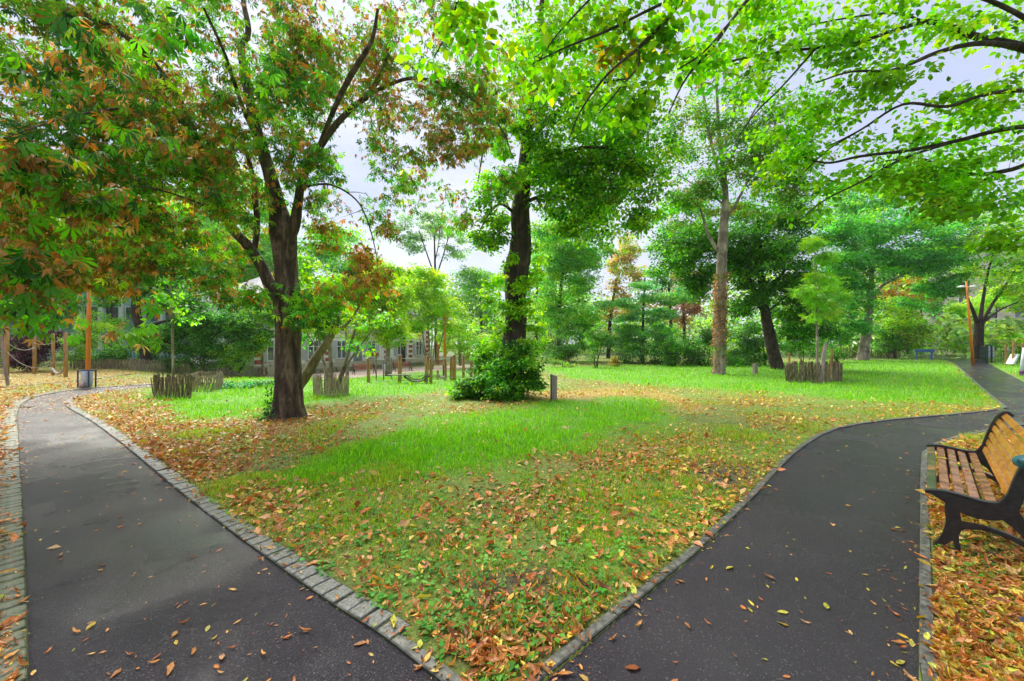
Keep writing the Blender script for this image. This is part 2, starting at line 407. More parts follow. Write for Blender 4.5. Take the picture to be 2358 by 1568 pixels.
R_RIGHT = [(8.9, 7.35)] + [tuple(G2(*p)) for p in ((2358, 977), (2300, 986), (2245, 996), (2190, 1008), (2150, 1022), (2126, 1040), (2120, 1070), (2118, 1300), (2118, 1568))] + [(1.15, 1.0), (1.3, -.5), (2.6, -3.0)]
L_LEFT_S = np.vstack([L_LEFT[:3], catmull(L_LEFT[3:], 5)]); L_RIGHT_S = np.vstack([catmull(L_RIGHT[:-1], 5), [L_RIGHT[-1]]])
R_LEFT_S = np.vstack([[R_LEFT[0]], catmull(R_LEFT[1:], 5)]); R_RIGHT_S = np.vstack([catmull(R_RIGHT[:-3], 5), R_RIGHT[-3:]])
RING = [tuple(p) for p in L_LEFT_S] + [tuple(p) for p in L_RIGHT_S] + [tuple(p) for p in R_LEFT_S[1:]] + R_LEFT_FAR + R_RIGHT_FAR + [tuple(p) for p in R_RIGHT_S]
FAR_RIGHT_LAWN = [tuple(G2(*p)) for p in ((2275, 836), (2358, 880), (2560, 985))]
L_KERB = L_LEFT_S[:]; 

def poly_uv(*p): return [tuple(G2(*q)) for q in p]
LUSH = [poly_uv((700, 1062), (850, 1010), (1000, 975), (1100, 950), (1300, 926), (1470, 917), (1540, 942), (1500, 985), (1340, 1030), (1150, 1080), (920, 1098), (760, 1088)),
        poly_uv((315, 925), (360, 893), (500, 878), (640, 872), (860, 868), (1060, 862), (1060, 898), (900, 915), (760, 930), (560, 962), (420, 968)),
        poly_uv((1230, 848), (1700, 838), (2100, 827), (2190, 832), (2300, 925), (2180, 934), (1900, 918), (1720, 905), (1500, 888), (1320, 872)),
        FAR_RIGHT_LAWN[:3] + [(40, 20), (60, 50)],
        poly_uv((690, 872), (1050, 851), (1150, 851), (1120, 880), (800, 890))]
SANDY = poly_uv((596, 872), (600, 864), (820, 853), (1000, 843), (1090, 839), (1130, 843), (1060, 851), (940, 858), (840, 867), (760, 876))
PLAYFLOOR = poly_uv((-700, 960), (-60, 897), (0, 893), (130, 881), (210, 874), (300, 862), (330, 858), (240, 852), (60, 850), (-300, 850), (-900, 870))
TRAIL = poly_uv((1235, 905), (1300, 898), (1420, 893), (1540, 905), (1600, 925), (1640, 950), (1560, 948), (1530, 925), (1460, 912), (1330, 920), (1240, 925))
DIRT = [poly_uv((1560, 1085), (1640, 1062), (1740, 1070), (1730, 1105), (1690, 1135), (1620, 1130)), poly_uv((1100, 1330), (1200, 1310), (1290, 1340), (1260, 1400), (1150, 1400)),
        poly_uv((640, 1260), (700, 1255), (820, 1340), (780, 1350)), poly_uv((2160, 1255), (2500, 1280), (2500, 1340), (2160, 1290)), poly_uv((1120, 1440), (1250, 1430), (1260, 1520), (1140, 1530))]
STRIP_R = [tuple(G2(2150, 1600)), tuple(G2(2150, 1050)), tuple(G2(2210, 1012)), tuple(G2(2370, 990)), (14, 8.5), (14, -3), (2.0, -1)]

def lush(x, y):
    r = 0
    for k, p in enumerate(LUSH): r = np.maximum(r, soft(p, x, y, .7, .5, 20 + k))
    return r
def dirt(x, y):
    r = 0
    for k, p in enumerate(DIRT): r = np.maximum(r, soft(p, x, y, .18, .15, 40 + k))
    return r
EDGE = L_RIGHT_S; REDGE = R_LEFT_S
def litter(x, y):
    """0..1, how thickly fallen leaves lie"""
    x = np.asarray(x, float); y = np.asarray(y, float)
    u = CX + F * x / np.maximum(y, .5)
    dl = dist_line(EDGE, x, y)
    band = np.exp(-(dl / (.55 + .13 * np.clip(y, 0, 12))) ** 2) * smooth01(y, 3.2, 5)
    tree = 1.1 * np.exp(-(np.hypot(x + 4.9, y - 8.2) / 2.0) ** 2)
    far = smooth01(y, 10, 12) * (1 - smooth01(u, 330, 430)) * (1 - smooth01(y, 17, 23)) * .9
    leftside = (1 - smooth01(u, 30, 90)) * .9
    fork = np.exp(-(np.hypot(x - .15, y - 2.3) / 1.3) ** 2) * .75
    redge = np.exp(-(dist_line(REDGE, x, y) / .5) ** 2) * .75 * (1 - smooth01(y, 5.5, 7))
    strip = .98 * inside(STRIP_R, x, y) * (1 - .6 * smooth01(y, 4.5, 6))
    base = .40 + .2 * vnoise(x, y, 1.1, 5)
    trail = .55 * soft(TRAIL, x, y, .4, .3, 3)
    r = np.maximum.reduce([band, tree * .8, far, leftside, fork, redge, strip, base, trail])
    return np.clip(r * (1 - .93 * lush(x, y)) * (.8 + .35 * vnoise(x, y, 2.0, 8)), 0, 1)

# ------------------------------------------------------------------ ground sheet
def build_ground():
    th = np.concatenate([np.linspace(-180, -92, 23), np.linspace(-90, -72, 14)[:-1], np.linspace(-66, 66, 340)[:-1], np.linspace(66, 72, 6)[:-1], np.linspace(72, 90, 14), np.linspace(92, 176, 22)])
    th = np.radians(th); r = np.concatenate([[.02, .5], np.geomspace(1.0, 60, 230), np.geomspace(64, 900, 24)])
    R, T = np.meshgrid(r, th, indexing='ij'); x = (R * np.sin(T)).ravel(); y = (R * np.cos(T)).ravel()
    z = gz(x, y)
    asp = inside(RING, x, y); d = dist_line(RING + [RING[0]], x, y)
    near = (np.hypot(x, y) < 40)
    bumpz = (.018 * vnoise(x, y, 1.3, 2) + .010 * vnoise(x, y, 5, 3)) * smooth01(d, .15, .8) * near
    z = z + np.where(asp, -.06 * smooth01(d, .0, .05), bumpz + .012)
    lu, di = lush(x, y), dirt(x, y); li = litter(x, y)
    c = np.empty((len(x), 3)); c[:] = (.16, .26, .028)
    n = (vnoise(x, y, 3, 71) * .5 + .5)[:, None]
    c = c * (1 - .35 * n) + np.array((.13, .12, .04)) * .35 * n
    mixc = lambda c, k, w: c * (1 - w[:, None]) + np.array(k) * w[:, None]
    c = mixc(c, (.25, .17, .045), np.clip(li * 1.2 - .2, 0, 1) * .75 * smooth01(y, 3, 7)); c = mixc(c, (.13, .085, .04), np.clip(li * 1.2 - .3, 0, 1) * .6 * (1 - smooth01(y, 3, 7)))
    c = mixc(c, (.12, .32, .016), lu)
    c = mixc(c, (.30, .24, .05), soft(PLAYFLOOR, x, y, .5, .2, 6))
    c = mixc(c, (.40, .28, .06), soft(TRAIL, x, y, .3, .3, 3) * .7)
    c = mixc(c, (.105, .075, .055), di * .9)
    c = mixc(c, (.42, .33, .29), soft(SANDY, x, y, .25, .1, 4))
    c = mixc(c, (.06, .10, .02), smooth01(np.hypot(x, y), 48, 60))
    nr, nt_ = R.shape
    i = np.arange(nr - 1)[:, None] * nt_; k = np.arange(nt_)[None]; k2 = (k + 1) % nt_
    q = np.stack([i + k, i + nt_ + k, i + nt_ + k2, i + k2], -1).reshape(-1, 4)
    Tt = np.concatenate([q[:, [0, 2, 1]], q[:, [0, 3, 2]]])
    me = mesh_np('ground', np.stack([x, y, z], 1), Tt, M_GROUND, c, True)
    o = link('ground', me); tag(o, 'grassy park ground with worn leaf strewn turf', kind='structure')
build_ground()

me = bpy.data.meshes.new('path'); tess = tessellate_polygon([[Vector((x, y, 0)) for x, y in RING]])
me.from_pydata([(x, y, float(gz(x, y))) for x, y in RING], [], [tuple(t) for t in tess]); me.materials.append(M_ASPH)
import bmesh as _bm
bm_ = _bm.new(); bm_.from_mesh(me); _bm.ops.recalc_face_normals(bm_, faces=bm_.faces)
if sum(f.normal.z * f.calc_area() for f in bm_.faces) < 0: _bm.ops.reverse_faces(bm_, faces=bm_.faces)
bm_.to_mesh(me); bm_.free()
tag(link('path', me), 'wet dark asphalt footpaths meeting in a fork', kind='structure')

# ------------------------------------------------------------------ kerbs, stone by stone
def kerb(name, line, side, width, length, gap, h, mat, label, piece, jitter=.004, depth=.10, bev=.006, limit=300):
    """stones laid along a line on its outer side (side = +1 left of the walking direction)"""
    k = empty(name, (float(line[0][0]), float(line[0][1]), 0), kind='structure'); k['label'] = label
    P = resample(line, length); shapes = []
    for v in range(4):
        s = random.uniform(.97, 1.0)
        shapes.append(MB().box((0, 0, 0), (length - gap, width * s, depth)).mesh(piece, mat, bev))
    bed = MB()
    for i in range(len(P) - 1):
        a, b2 = P[i], P[i + 1]; d = b2 - a; L = np.linalg.norm(d)
        if L < 1e-4: continue
        d /= L; nrm = np.array([-d[1], d[0]]) * side; c = (a + b2) / 2 + nrm * width / 2
        z = float(gz(c[0], c[1]))
        if i < limit:
            o = link(piece, shapes[i % 4], k, (c[0] - line[0][0] + random.uniform(-1, 1) * jitter, c[1] - line[0][1] + random.uniform(-1, 1) * jitter, z + h - depth / 2 + random.uniform(-1, 1) * jitter))
            o.rotation_euler = (random.uniform(-1, 1) * jitter * 3, random.uniform(-1, 1) * jitter * 3, math.atan2(d[1], d[0]) + random.uniform(-1, 1) * jitter * 4)
            o.scale = (L / length * 1.0, 1, 1)
        bed.box((c[0] - line[0][0], c[1] - line[0][1], z + h - depth / 2 - .009), (L * 1.0, width * 1.04, depth), math.atan2(d[1], d[0]))
    bo = link('mortar_bed', bed.mesh('mortar_bed', M_SOILGAP), k)
    return k
i0 = int(np.argmin(np.hypot(L_RIGHT_S[:, 0] - G2(905, 1487)[0], L_RIGHT_S[:, 1] - G2(905, 1487)[1])))
pv = G2(898, 1480)
sett_line = np.vstack([[p for p in L_RIGHT_S if p[1] > pv[1] + .03], [pv]])[::-1]       # from the fork outwards
kerb('sett_kerb', sett_line, -1, .148, .135, .012, .022, M_SETT, 'kerb row of square granite setts along the right side of the left path', 'sett', .004)
apex_line = np.array([pv, G2(1010, 1568), (-.09, 1.74)])
kerb('concrete_kerb', apex_line, 1, .075, .5, .006, .020, M_CONC, 'narrow concrete kerb continuing the sett row to the fork tip', 'kerbstone', .001)
kerb('left_sett_kerb', L_LEFT_S[2:60], 1, .25, .115, .012, .020, M_SETT2, 'broad mossy sett kerb on the left side of the left path', 'sett', .004)
rl = np.vstack([R_LEFT_S, [R_LEFT_FAR[0]]])
kerb('lawn_kerb', rl, 1, .065, .95, .007, .020, M_CONC, 'thin concrete kerb between lawn and right path', 'kerbstone', .001)
kerb('bench_kerb', R_RIGHT_S, 1, .062, .95, .007, .022, M_CONC, 'thin concrete kerb between right path and bench', 'kerbstone', .001)
kerb('far_kerb', np.array(R_LEFT_FAR[:5]), 1, .07, 1.0, .01, .02, M_CONC, 'thin concrete kerb of the far path beside the bright lawn', 'kerbstone', .001)
sand_line = np.array([G2(-300, 921), G2(-60, 898), G2(0, 894), G2(130, 882), G2(230, 873), G2(300, 863)])
kerb('playground_kerb', sand_line, 1, .10, 1.0, .01, .04, M_CONC, 'low pale kerb edging the playground floor', 'kerbstone', .001)

# ------------------------------------------------------------------ leaves by the thousand
def rot_np(yaw, pitch, roll):
    cy_, sy = np.cos(yaw), np.sin(yaw); cp, sp_ = np.cos(pitch), np.sin(pitch); cr, sr = np.cos(roll), np.sin(roll)
    R = np.empty((len(yaw), 3, 3))
    R[:, 0, 0] = cy_ * cr - sy * sp_ * sr; R[:, 0, 1] = -sy * cp; R[:, 0, 2] = cy_ * sr + sy * sp_ * cr
    R[:, 1, 0] = sy * cr + cy_ * sp_ * sr; R[:, 1, 1] = cy_ * cp; R[:, 1, 2] = sy * sr - cy_ * sp_ * cr
    R[:, 2, 0] = -cp * sr; R[:, 2, 1] = sp_; R[:, 2, 2] = cp * cr
    return R

def leaf_shapes():
    S = {}
    S['tri'] = (np.array([(-.32, 0, 0), (.32, .1, .05), (0, 1, -.05)], float), np.array([(0, 1, 2)]))
    S['fold'] = (np.array([(0, 0, 0), (.3, .45, .10), (0, 1, -.08), (-.3, .45, .10)], float), np.array([(0, 1, 2), (0, 2, 3)]))
    S['oval'] = (np.array([(0, 0, 0), (.24, .18, .05), (.33, .5, .07), (0, 1, -.12), (-.33, .5, .07), (-.24, .18, .05), (0, .45, -.01)], float),
                 np.array([(6, 0, 1), (6, 1, 2), (6, 2, 3), (6, 3, 4), (6, 4, 5), (6, 5, 0)]))
    # horse chestnut: seven drooping leaflets, widest past the middle
    V, T = [], []
    for k, (a, L) in enumerate([(0, 1), (.70, .95), (-.68, .92), (1.42, .72), (-1.38, .7)]):
        b = len(V); ca, sa = math.cos(a), math.sin(a)
        for (x, y, z) in ((0, .06, 0), (.165 * L, .68 * L, -.24 * L), (0, L, -.62 * L), (-.165 * L, .68 * L, -.24 * L), (0, .6 * L, -.27 * L)):
            V.append((x * ca + y * sa, -x * sa + y * ca, z))
        T += [(b, b + 1, b + 4), (b + 1, b + 2, b + 4), (b + 2, b + 3, b + 4), (b + 3, b, b + 4)]
    S['palm'] = (np.array(V), np.array(T))
    V, T = [], []
    for k, (a, L) in enumerate([(0, 1), (.75, .93), (-.75, .93), (1.5, .72), (-1.5, .72)]):
        b = len(V); ca, sa = math.cos(a), math.sin(a)
        for (x, y, z) in ((0, .04, 0), (.14 * L, .62 * L, -.10 * L), (0, L, -.45 * L), (-.14 * L, .62 * L, -.20 * L)):
            V.append((x * ca + y * sa, -x * sa + y * ca, z))
        T += [(b, b + 1, b + 2), (b, b + 2, b + 3)]
    S['palm5'] = (np.array(V), np.array(T))
    V, T = [], []                                             # withered: thin, curled
    for k, (a, L) in enumerate([(0, 1), (.7, .9), (-.6, .85), (1.4, .7)]):
        b = len(V); ca, sa = math.cos(a), math.sin(a)
        for (x, y, z) in ((0, .04, 0), (.10 * L, .5 * L, .10 * L), (.03, .9 * L, -.35 * L), (-.09 * L, .55 * L, -.12 * L)):
            V.append((x * ca + y * sa, -x * sa + y * ca, z))
        T += [(b, b + 1, b + 2), (b, b + 2, b + 3)]
    S['dry'] = (np.array(V), np.array(T))
    V, T = [], []                                             # pinnate spray (ash, robinia)
    for k in range(5):
        for sgn in (1, -1):
            b = len(V); y0 = .12 + .18 * k
            V += [(0, y0, 0), (sgn * .18, y0 + .02, .02), (sgn * .34, y0 + .13, -.06), (sgn * .14, y0 + .12, .02)]
            T += [(b, b + 1, b + 2), (b, b + 2, b + 3)] if sgn > 0 else [(b, b + 2, b + 1), (b, b + 3, b + 2)]
    b = len(V); V += [(0, .95, 0), (.06, 1.1, 0), (0, 1.28, -.08), (-.06, 1.1, 0)]; T += [(b, b + 1, b + 2), (b, b + 2, b + 3)]
    S['pinn'] = (np.array(V), np.array(T))
    # fallen, curled leaf (two ways)
    for nm, w0, curl, cup in (('fall', .16, .9, 1.5), ('fallcurl', .12, 2.0, 2.2), ('fallflat', .22, .25, .6)):
        V, T = [], []; n = 4
        for i in range(n):
            t = i / (n - 1); w = w0 * math.sin(math.pi * (t * .86 + .07)) ** .7 * (1 if 0 < i < n - 1 else .25)
            ya = (t - .5); zc = curl * .5 * ya * ya
            for x in (-1, 0, 1):
                V.append((x * w, ya, zc + cup * abs(x) * w * .55 + .01 + .03 * (i % 2) * x))
        for i in range(n - 1):
            for j in range(2):
                a0 = i * 3 + j; T += [(a0, a0 + 1, a0 + 4), (a0, a0 + 4, a0 + 3)]
        S[nm] = (np.array(V), np.array(T))
    return S
LS = leaf_shapes()

def scatter(shape, pos, R, sc, col):
    """copies of one leaf shape as one vertex, triangle and colour array"""
    bv, bt = LS[shape]; n, k = len(pos), len(bv)
    V = pos[:, None] + (np.einsum('nij,kj->nki', R, bv) * np.asarray(sc)[:, None, None])
    T = (np.arange(n)[:, None, None] * k + bt[None]).reshape(-1, 3)
    return V.reshape(-1, 3), T, np.repeat(col, k, axis=0)
def cat(parts):
    parts = [p for p in parts if len(p[0])]; V, T, C, o = [], [], [], 0
    for v, t, c in parts:
        V.append(v); T.append(t + o); C.append(c); o += len(v)
    return np.concatenate(V), np.concatenate(T), np.concatenate(C)

def palette(cols, n, rg, jit=.22, weights=None):
    cols = np.array(cols, float); w = None if weights is None else np.array(weights, float) / sum(weights)
    c = cols[rg.choice(len(cols), n, p=w)]
    return np.clip(c * np.exp(rg.normal(0, jit, (n, 1))) * (1 + rg.normal(0, .06, (n, 3))), .003, .85)

LEAF_OBJS = []          # candidates for single leaves: (tree root, shape, pos, R, scale, colour)
def foliage(root, name, blobs, rg, shape, size, per, subr, cols, weights=None, jit=.22, flat=.5, droop=.3, skel=None, twig=.012, twig_mat=None,
            mixdry=None, single=0, twig_every=1, shell=.45, tiltn=.5, subjit=.25, dens=1.0):
    """clumps of leaves in ellipsoids; each clump hangs on a twig grown from the nearest limb.
    blobs: (u, v, Y, ru, rv, rY, clumps)"""
    cen, rad = [], []
    for (u, v, Y, ru, rv, rY, n) in blobs:
        n = max(2, int(n * dens))
        c = W(u, v, Y); ns = max(3, n // 9); qs = rg.normal(0, 1, (ns, 3)); qs /= np.linalg.norm(qs, axis=1)[:, None]
        qs *= (rg.uniform(0, 1, (ns, 1)) ** shell); q = qs[rg.integers(0, ns, n)] + rg.normal(0, .17 if n > 30 else .3, (n, 3)) * np.array([1, 1, .8]); p = c + q * np.array([ru / F * Y, rY, rv / F * Y])
        cen.append(p)
    cen = np.concatenate(cen); cen[:, 2] = np.maximum(cen[:, 2], gz(cen[:, 0], cen[:, 1]) + .12)
    N = len(cen); rs = subr * rg.uniform(.55, 1.35, N)
    # twigs
    if skel is not None and len(skel):
        SK = np.array(skel); tv, tt, o = [], [], 0
        ids = np.arange(0, N, twig_every); sub = SK[::2] if len(SK) > 300 else SK
        d0 = np.array([np.linalg.norm(sub[:, :3] - cen[i], axis=1).min() for i in ids]); ids = ids[np.argsort(d0)]
        buf = np.zeros((len(SK) + 2 * len(ids), 4)); buf[:len(SK)] = SK; nb = len(SK)
        for i in ids:
            B = buf[:nb]; d = np.linalg.norm(B[:, :3] - cen[i], axis=1) + np.maximum(0, B[:, 2] - cen[i, 2]) * .4
            a = B[int(np.argmin(d))].copy(); L = np.linalg.norm(a[:3] - cen[i])
            mid = (a[:3] + cen[i]) / 2 + rg.normal(0, .06, 3) * L + np.array([0, 0, .12 * L])
            t = np.linspace(0, 1, 4)[:, None]; P = (1 - t) ** 2 * a[:3] + 2 * t * (1 - t) * mid + t ** 2 * cen[i]
            P[1:-1] += rg.normal(0, .03, (2, 3)) * L
            r0 = min(a[3] * .75, twig * (.5 + .6 * L)); V, T = tube_np(P, np.linspace(r0, r0 * .3, 4), 3)
            buf[nb] = [*P[2], r0 * .6]; buf[nb + 1] = [*P[3], r0 * .45]; nb += 2
            tv.append(V); tt.append(T + o); o += len(V)
        if tv:
            me = mesh_np('twigs', np.concatenate(tv), np.concatenate(tt), twig_mat or M_TWIG, None, True)
            tw = link('twigs', me, root, None, True); tw['kind'] = 'stuff'
    k = np.maximum(1, rg.poisson(per, N)); idx = np.repeat(np.arange(N), k); n = len(idx)
    off = rg.normal(0, 1, (n, 3)); off /= np.linalg.norm(off, axis=1)[:, None]; off *= rg.uniform(0, 1, (n, 1)) ** .5
    pos = cen[idx] + off * rs[idx][:, None] * np.array([1, 1, flat])
    g = gz(pos[:, 0], pos[:, 1]) + .04; pos[:, 2] = np.maximum(pos[:, 2], g)
    yaw = np.arctan2(-off[:, 0], off[:, 1]) + rg.normal(0, .7, n)
    R = rot_np(yaw, -droop + rg.normal(0, tiltn, n), rg.normal(0, tiltn, n))
    sc = size * rg.uniform(.7, 1.25, n)
    tone = np.exp(.28 * vnoise(cen[:, 0] * 1.7 + cen[:, 2], cen[:, 1] * 1.3 - cen[:, 2] * 1.4, 1.2, 91)); cc = (palette(cols, N, rg, subjit, weights) * tone[:, None])[idx] * np.exp(rg.normal(0, jit, (n, 1))) * (1 + rg.normal(0, .05, (n, 3)))
    cc = np.clip(cc, .003, .8)
    parts = []; dry = np.zeros(n, bool)
    if mixdry:
        frac, dcols = mixdry; pd = np.clip(frac + .35 * vnoise(cen[:, 0] * 1.0 + cen[:, 2], cen[:, 1] + cen[:, 2] * .7, .9, 77), .03, .95)
        dry = rg.uniform(0, 1, n) < pd[idx]
        cc[dry] = palette(dcols, int(dry.sum()), rg, .3)
    keep = np.ones(n, bool)
    if single:
        Yd = np.maximum(pos[:, 1], .3); uu = CX + F * pos[:, 0] / Yd; vv = HZ - F * (pos[:, 2] - EYE) / Yd
        vis = (uu > 5) & (uu < 2350) & (vv > 5) & (pos[:, 1] > 1)
        px = np.where(vis, sc / Yd, 0); top = np.argsort(-px)[:single]; keep[top] = False
        shapes = {}
        for j in top:
            sh = ('dry' if dry[j] else shape); bk = int(np.argmin(np.abs(cc[j] - np.array([(.05, .2, .02), (.12, .34, .03), (.3, .12, .03), (.4, .36, .04)])).sum(1)))
            if (sh, bk) not in shapes:
                bv, bt = LS[sh]; shapes[(sh, bk)] = mesh_np('leaf', bv, bt, M_LEAF, np.repeat(cc[j][None], len(bv), 0))
            o = bpy.data.objects.new('leaf', shapes[(sh, bk)]); COL.objects.link(o); o.parent = root
            Mx = Matrix([[*(R[j][a] * sc[j]), pos[j][a] - root.location[a]] for a in range(3)] + [[0, 0, 0, 1]])
            o.matrix_basis = Mx
    for flag, sh in ((False, shape), (True, 'dry')):
        m = keep & (dry == flag)
        if m.any(): parts.append(scatter(sh, pos[m], R[m], sc[m], cc[m]))
    V, T, C = cat(parts)
    o = link(name, mesh_np(name, V, T, M_LEAF, C), root, None, True); o['kind'] = 'stuff'
    return o

def limb(root, name, pts, mat, sides=9, lump=.03, per=6, flare=None, seed=1, skel=None, label=None):
    """pts: (u, v, Y, width in survey units)"""
    P = np.array([[*W(u, v, Y), w / 2 * Y / F * COSU(u)] for u, v, Y, w in pts]); Q = catmull(P, per)
    Q[:, 3] = np.maximum(Q[:, 3], .004)
    V, T = tube_np(Q[:, :3], Q[:, 3], sides, lump=lump, seed=seed, flare=flare)
    me = mesh_np(name, V, T, mat, None, True); o = link(name, me, root, None, True)
    if label: o['label'] = label
    if skel is not None: skel += [list(q) for q in Q]
    return Q

# ------------------------------------------------------------------ the trees
BRIGHT, MID, DARK, DEEP = (.32, .60, .022), (.18, .46, .020), (.085, .30, .020), (.035, .15, .016)
YELLOW, LIME, TEALG, PALE = (.50, .46, .04), (.32, .56, .03), (.11, .38, .06), (.30, .50, .13)
RUST, BROWN, TAN, OLIVE = (.44, .19, .035), (.32, .17, .04), (.56, .34, .10), (.20, .26, .03)

def tree(name, base, label, cat='tree', group=None):
    g = G(*base); return empty(name, Vv(g), label, cat, group)

# --- the big horse chestnut by the left path
def chestnut():
    Y = EYE * F / (962 - HZ); rg = np.random.default_rng(101); sk = []
    t = empty('horse_chestnut_tree', Vv(G(663, 962)), 'large browning horse chestnut with a forked dark trunk beside the left path', 'tree')
    fl = [(.3, .38, .05), (2.2, .33, .05), (3.9, .42, .06), (5.3, .30, .05), (1.3, .2, .04)]
    limb(t, 'trunk', [(663, 972, Y, 85.6), (663, 945, Y, 72.5), (664, 900, Y, 65.1), (663, 840, Y, 61.4), (664, 760, Y, 61.4), (662, 690, Y, 68.8), (660, 640, Y, 55.8), (656, 585, Y, 57.7), (650, 530, Y, 63.2), (640, 480, Y, 43.2),
                      (624, 410, Y, 33.6), (606, 350, Y, 30.4), (588, 290, Y, 27.2), (575, 230, Y, 24.0), (562, 160, Y + .1, 20.8), (556, 110, Y + .1, 17.6), (572, 70, Y + .2, 14.4), (560, 0, Y + .3, 12.0), (545, -120, Y + .4, 8.0)], M_BARK, 30, .045, 7, fl, 5, sk)
    limb(t, 'limb', [(662, 560, Y, 22.8), (678, 520, Y, 27.4), (686, 470, Y, 22.8), (697, 410, Y, 19.8), (735, 340, Y + .1, 18.2), (775, 285, Y + .2, 15.2), (815, 245, Y + .3, 13.7), (850, 215, Y + .4, 12.2), (885, 150, Y + .5, 9.9), (900, 60, Y + .7, 6.8)], M_BARK, 14, .04, 6, None, 6, sk)
    limb(t, 'limb', [(697, 410, Y, 12.2), (725, 360, Y - .4, 12.2), (770, 250, Y - .9, 11.4), (810, 170, Y - 1.2, 13.7), (855, 95, Y - 1.5, 9.9), (870, 20, Y - 1.8, 6.8)], M_BARK, 12, .04, 6, None, 7, sk)
    limb(t, 'limb', [(650, 705, Y, 22.8), (625, 665, Y, 30.4), (600, 610, Y, 28.9), (570, 565, Y - .1, 27.4), (530, 520, Y - .2, 24.3), (500, 450, Y - .35, 21.3), (470, 370, Y - .5, 19.8), (440, 290, Y - .7, 19.8), (400, 210, Y - .9, 19.0), (340, 130, Y - 1.2, 16.7), (270, 70, Y - 1.5, 14.4), (170, 20, Y - 1.8, 11.4), (60, -40, Y - 2.1, 7.6)], M_BARK, 14, .04, 6, None, 8, sk)
    limb(t, 'limb', [(585, 580, Y, 13.7), (592, 520, Y + .1, 15.2), (585, 430, Y + .2, 12.9), (570, 360, Y + .3, 9.9), (535, 300, Y + .4, 8.4), (490, 240, Y + .5, 6.1), (450, 190, Y + .6, 3.8)], M_BARK, 10, .03, 6, None, 9, sk)
    limb(t, 'limb', [(606, 350, Y, 13.7), (560, 250, Y - .6, 11.4), (520, 130, Y - 1.4, 9.1), (470, 20, Y - 2.2, 6.8)], M_BARK, 8, .03, 5, None, 10, sk)
    limb(t, 'limb', [(440, 290, Y - .7, 10.6), (330, 250, Y - 1.8, 9.1), (200, 260, Y - 2.8, 6.8), (60, 300, Y - 3.6, 4.6), (-80, 360, Y - 4.2, 3.0)], M_BARK, 8, .03, 5, None, 11, sk)
    limb(t, 'limb', [(560, 545, Y, 8), (500, 490, Y - .6, 7), (410, 450, Y - 1.2, 5), (320, 430, Y - 1.8, 4), (240, 440, Y - 2.2, 2.5)], M_BARK, 8, .03, 5, None, 12, sk)
    limb(t, 'limb', [(694, 430, Y, 7), (760, 425, Y - .4, 5), (820, 460, Y - .7, 4), (850, 520, Y - .9, 3), (870, 600, Y - 1.0, 2)], M_BARK, 8, .03, 5, None, 13, sk)
    limb(t, 'limb', [(850, 215, Y + .4, 9.1), (950, 180, Y + .6, 7.6), (1060, 210, Y + .7, 6.1), (1150, 290, Y + .7, 3.8), (1180, 360, Y + .7, 2.3)], M_BARK, 8, .03, 5, None, 14, sk)
    main = [(590, 300, Y - 1.3, 100, 120, .6, 12), (660, 150, Y - 1.4, 120, 110, .6, 30), (470, 430, Y - 1.3, 120, 110, .6, 34), (380, 250, Y - 1.9, 120, 130, .7, 50), (120, 130, Y - 1.0, 190, 160, 1.6, 170), (330, 200, Y - .6, 210, 190, 1.7, 230), (560, 170, Y - .2, 200, 190, 1.6, 190), (250, 420, Y - 1.0, 240, 150, 1.6, 220),
            (760, 120, Y - .3, 170, 150, 1.4, 125), (480, 430, Y - .3, 170, 150, 1.3, 90), (60, 480, Y - 1.8, 160, 180, 1.4, 150), (420, 610, Y - .8, 130, 80, 1.0, 50),
            (150, 600, Y - 1.6, 190, 80, 1.2, 110), (740, 380, Y - .1, 70, 110, .9, 42), (810, 640, Y - .8, 105, 80, .8, 34), (740, 570, Y - .5, 70, 70, .6, 14), (760, 720, Y - .7, 70, 40, .6, 14), (870, 560, Y - .6, 55, 90, .6, 20), (980, 160, Y + .4, 180, 130, 1.3, 130),
            (1090, 230, Y + .6, 140, 95, 1.1, 85), (1010, 330, Y + .5, 110, 60, .9, 30), (940, 420, Y + .5, 110, 70, .7, 22), (1165, 430, 11.6, 34, 60, .3, 16), (1120, 330, 11.0, 70, 50, .5, 26), (890, 460, Y, 50, 120, .6, 16), (1050, 490, Y + .5, 50, 50, .4, 8), (860, 300, Y + .3, 60, 90, .6, 12),
            (720, 720, Y - .5, 80, 50, .5, 16), (540, 660, Y - .5, 70, 60, .6, 16), (560, -200, Y + .4, 420, 160, 2.2, 70)]
    foliage(t, 'crown', main, rg, 'palm5', .125, 9, .25, [MID, DARK, BRIGHT, DEEP], [3, 3.4, 1.4, 1.5], .25, .7, .7, sk, .012, M_TWIG, (.5, [(.60, .26, .05), RUST, BROWN, TAN, OLIVE]), 0, 1, .42, .55, dens=1.9)
    near = [(100, 150, 3.9, 170, 120, .5, 16), (60, 380, 3.7, 140, 70, .5, 16), (200, 470, 3.9, 150, 70, .5, 12), (60, 640, 4.0, 150, 80, .5, 18), (120, 735, 4.3, 60, 30, .4, 5), (300, 330, 4.4, 130, 70, .5, 6), (-120, 420, 3.8, 100, 300, .5, 14), (450, 130, 4.6, 120, 60, .4, 5), (305, 735, 4.6, 34, 36, .3, 3), (690, 190, 5.0, 60, 60, .4, 4)]
    foliage(t, 'near_sprays', near, rg, 'palm', .125, 13, .30, [MID, BRIGHT, DARK, DEEP], [3, .5, 4, 3], .28, .6, .9, sk, .007, M_TWIG, (.30, [RUST, TAN, BROWN]), 290, 1, .6, .5)
    # husks hanging among the leaves
    cm = MB().lathe([(.001, -.02), (.014, -.014), (.02, 0), (.014, .014), (.001, .02)], n=8).mesh('conker', M_CONKER, 0, True)
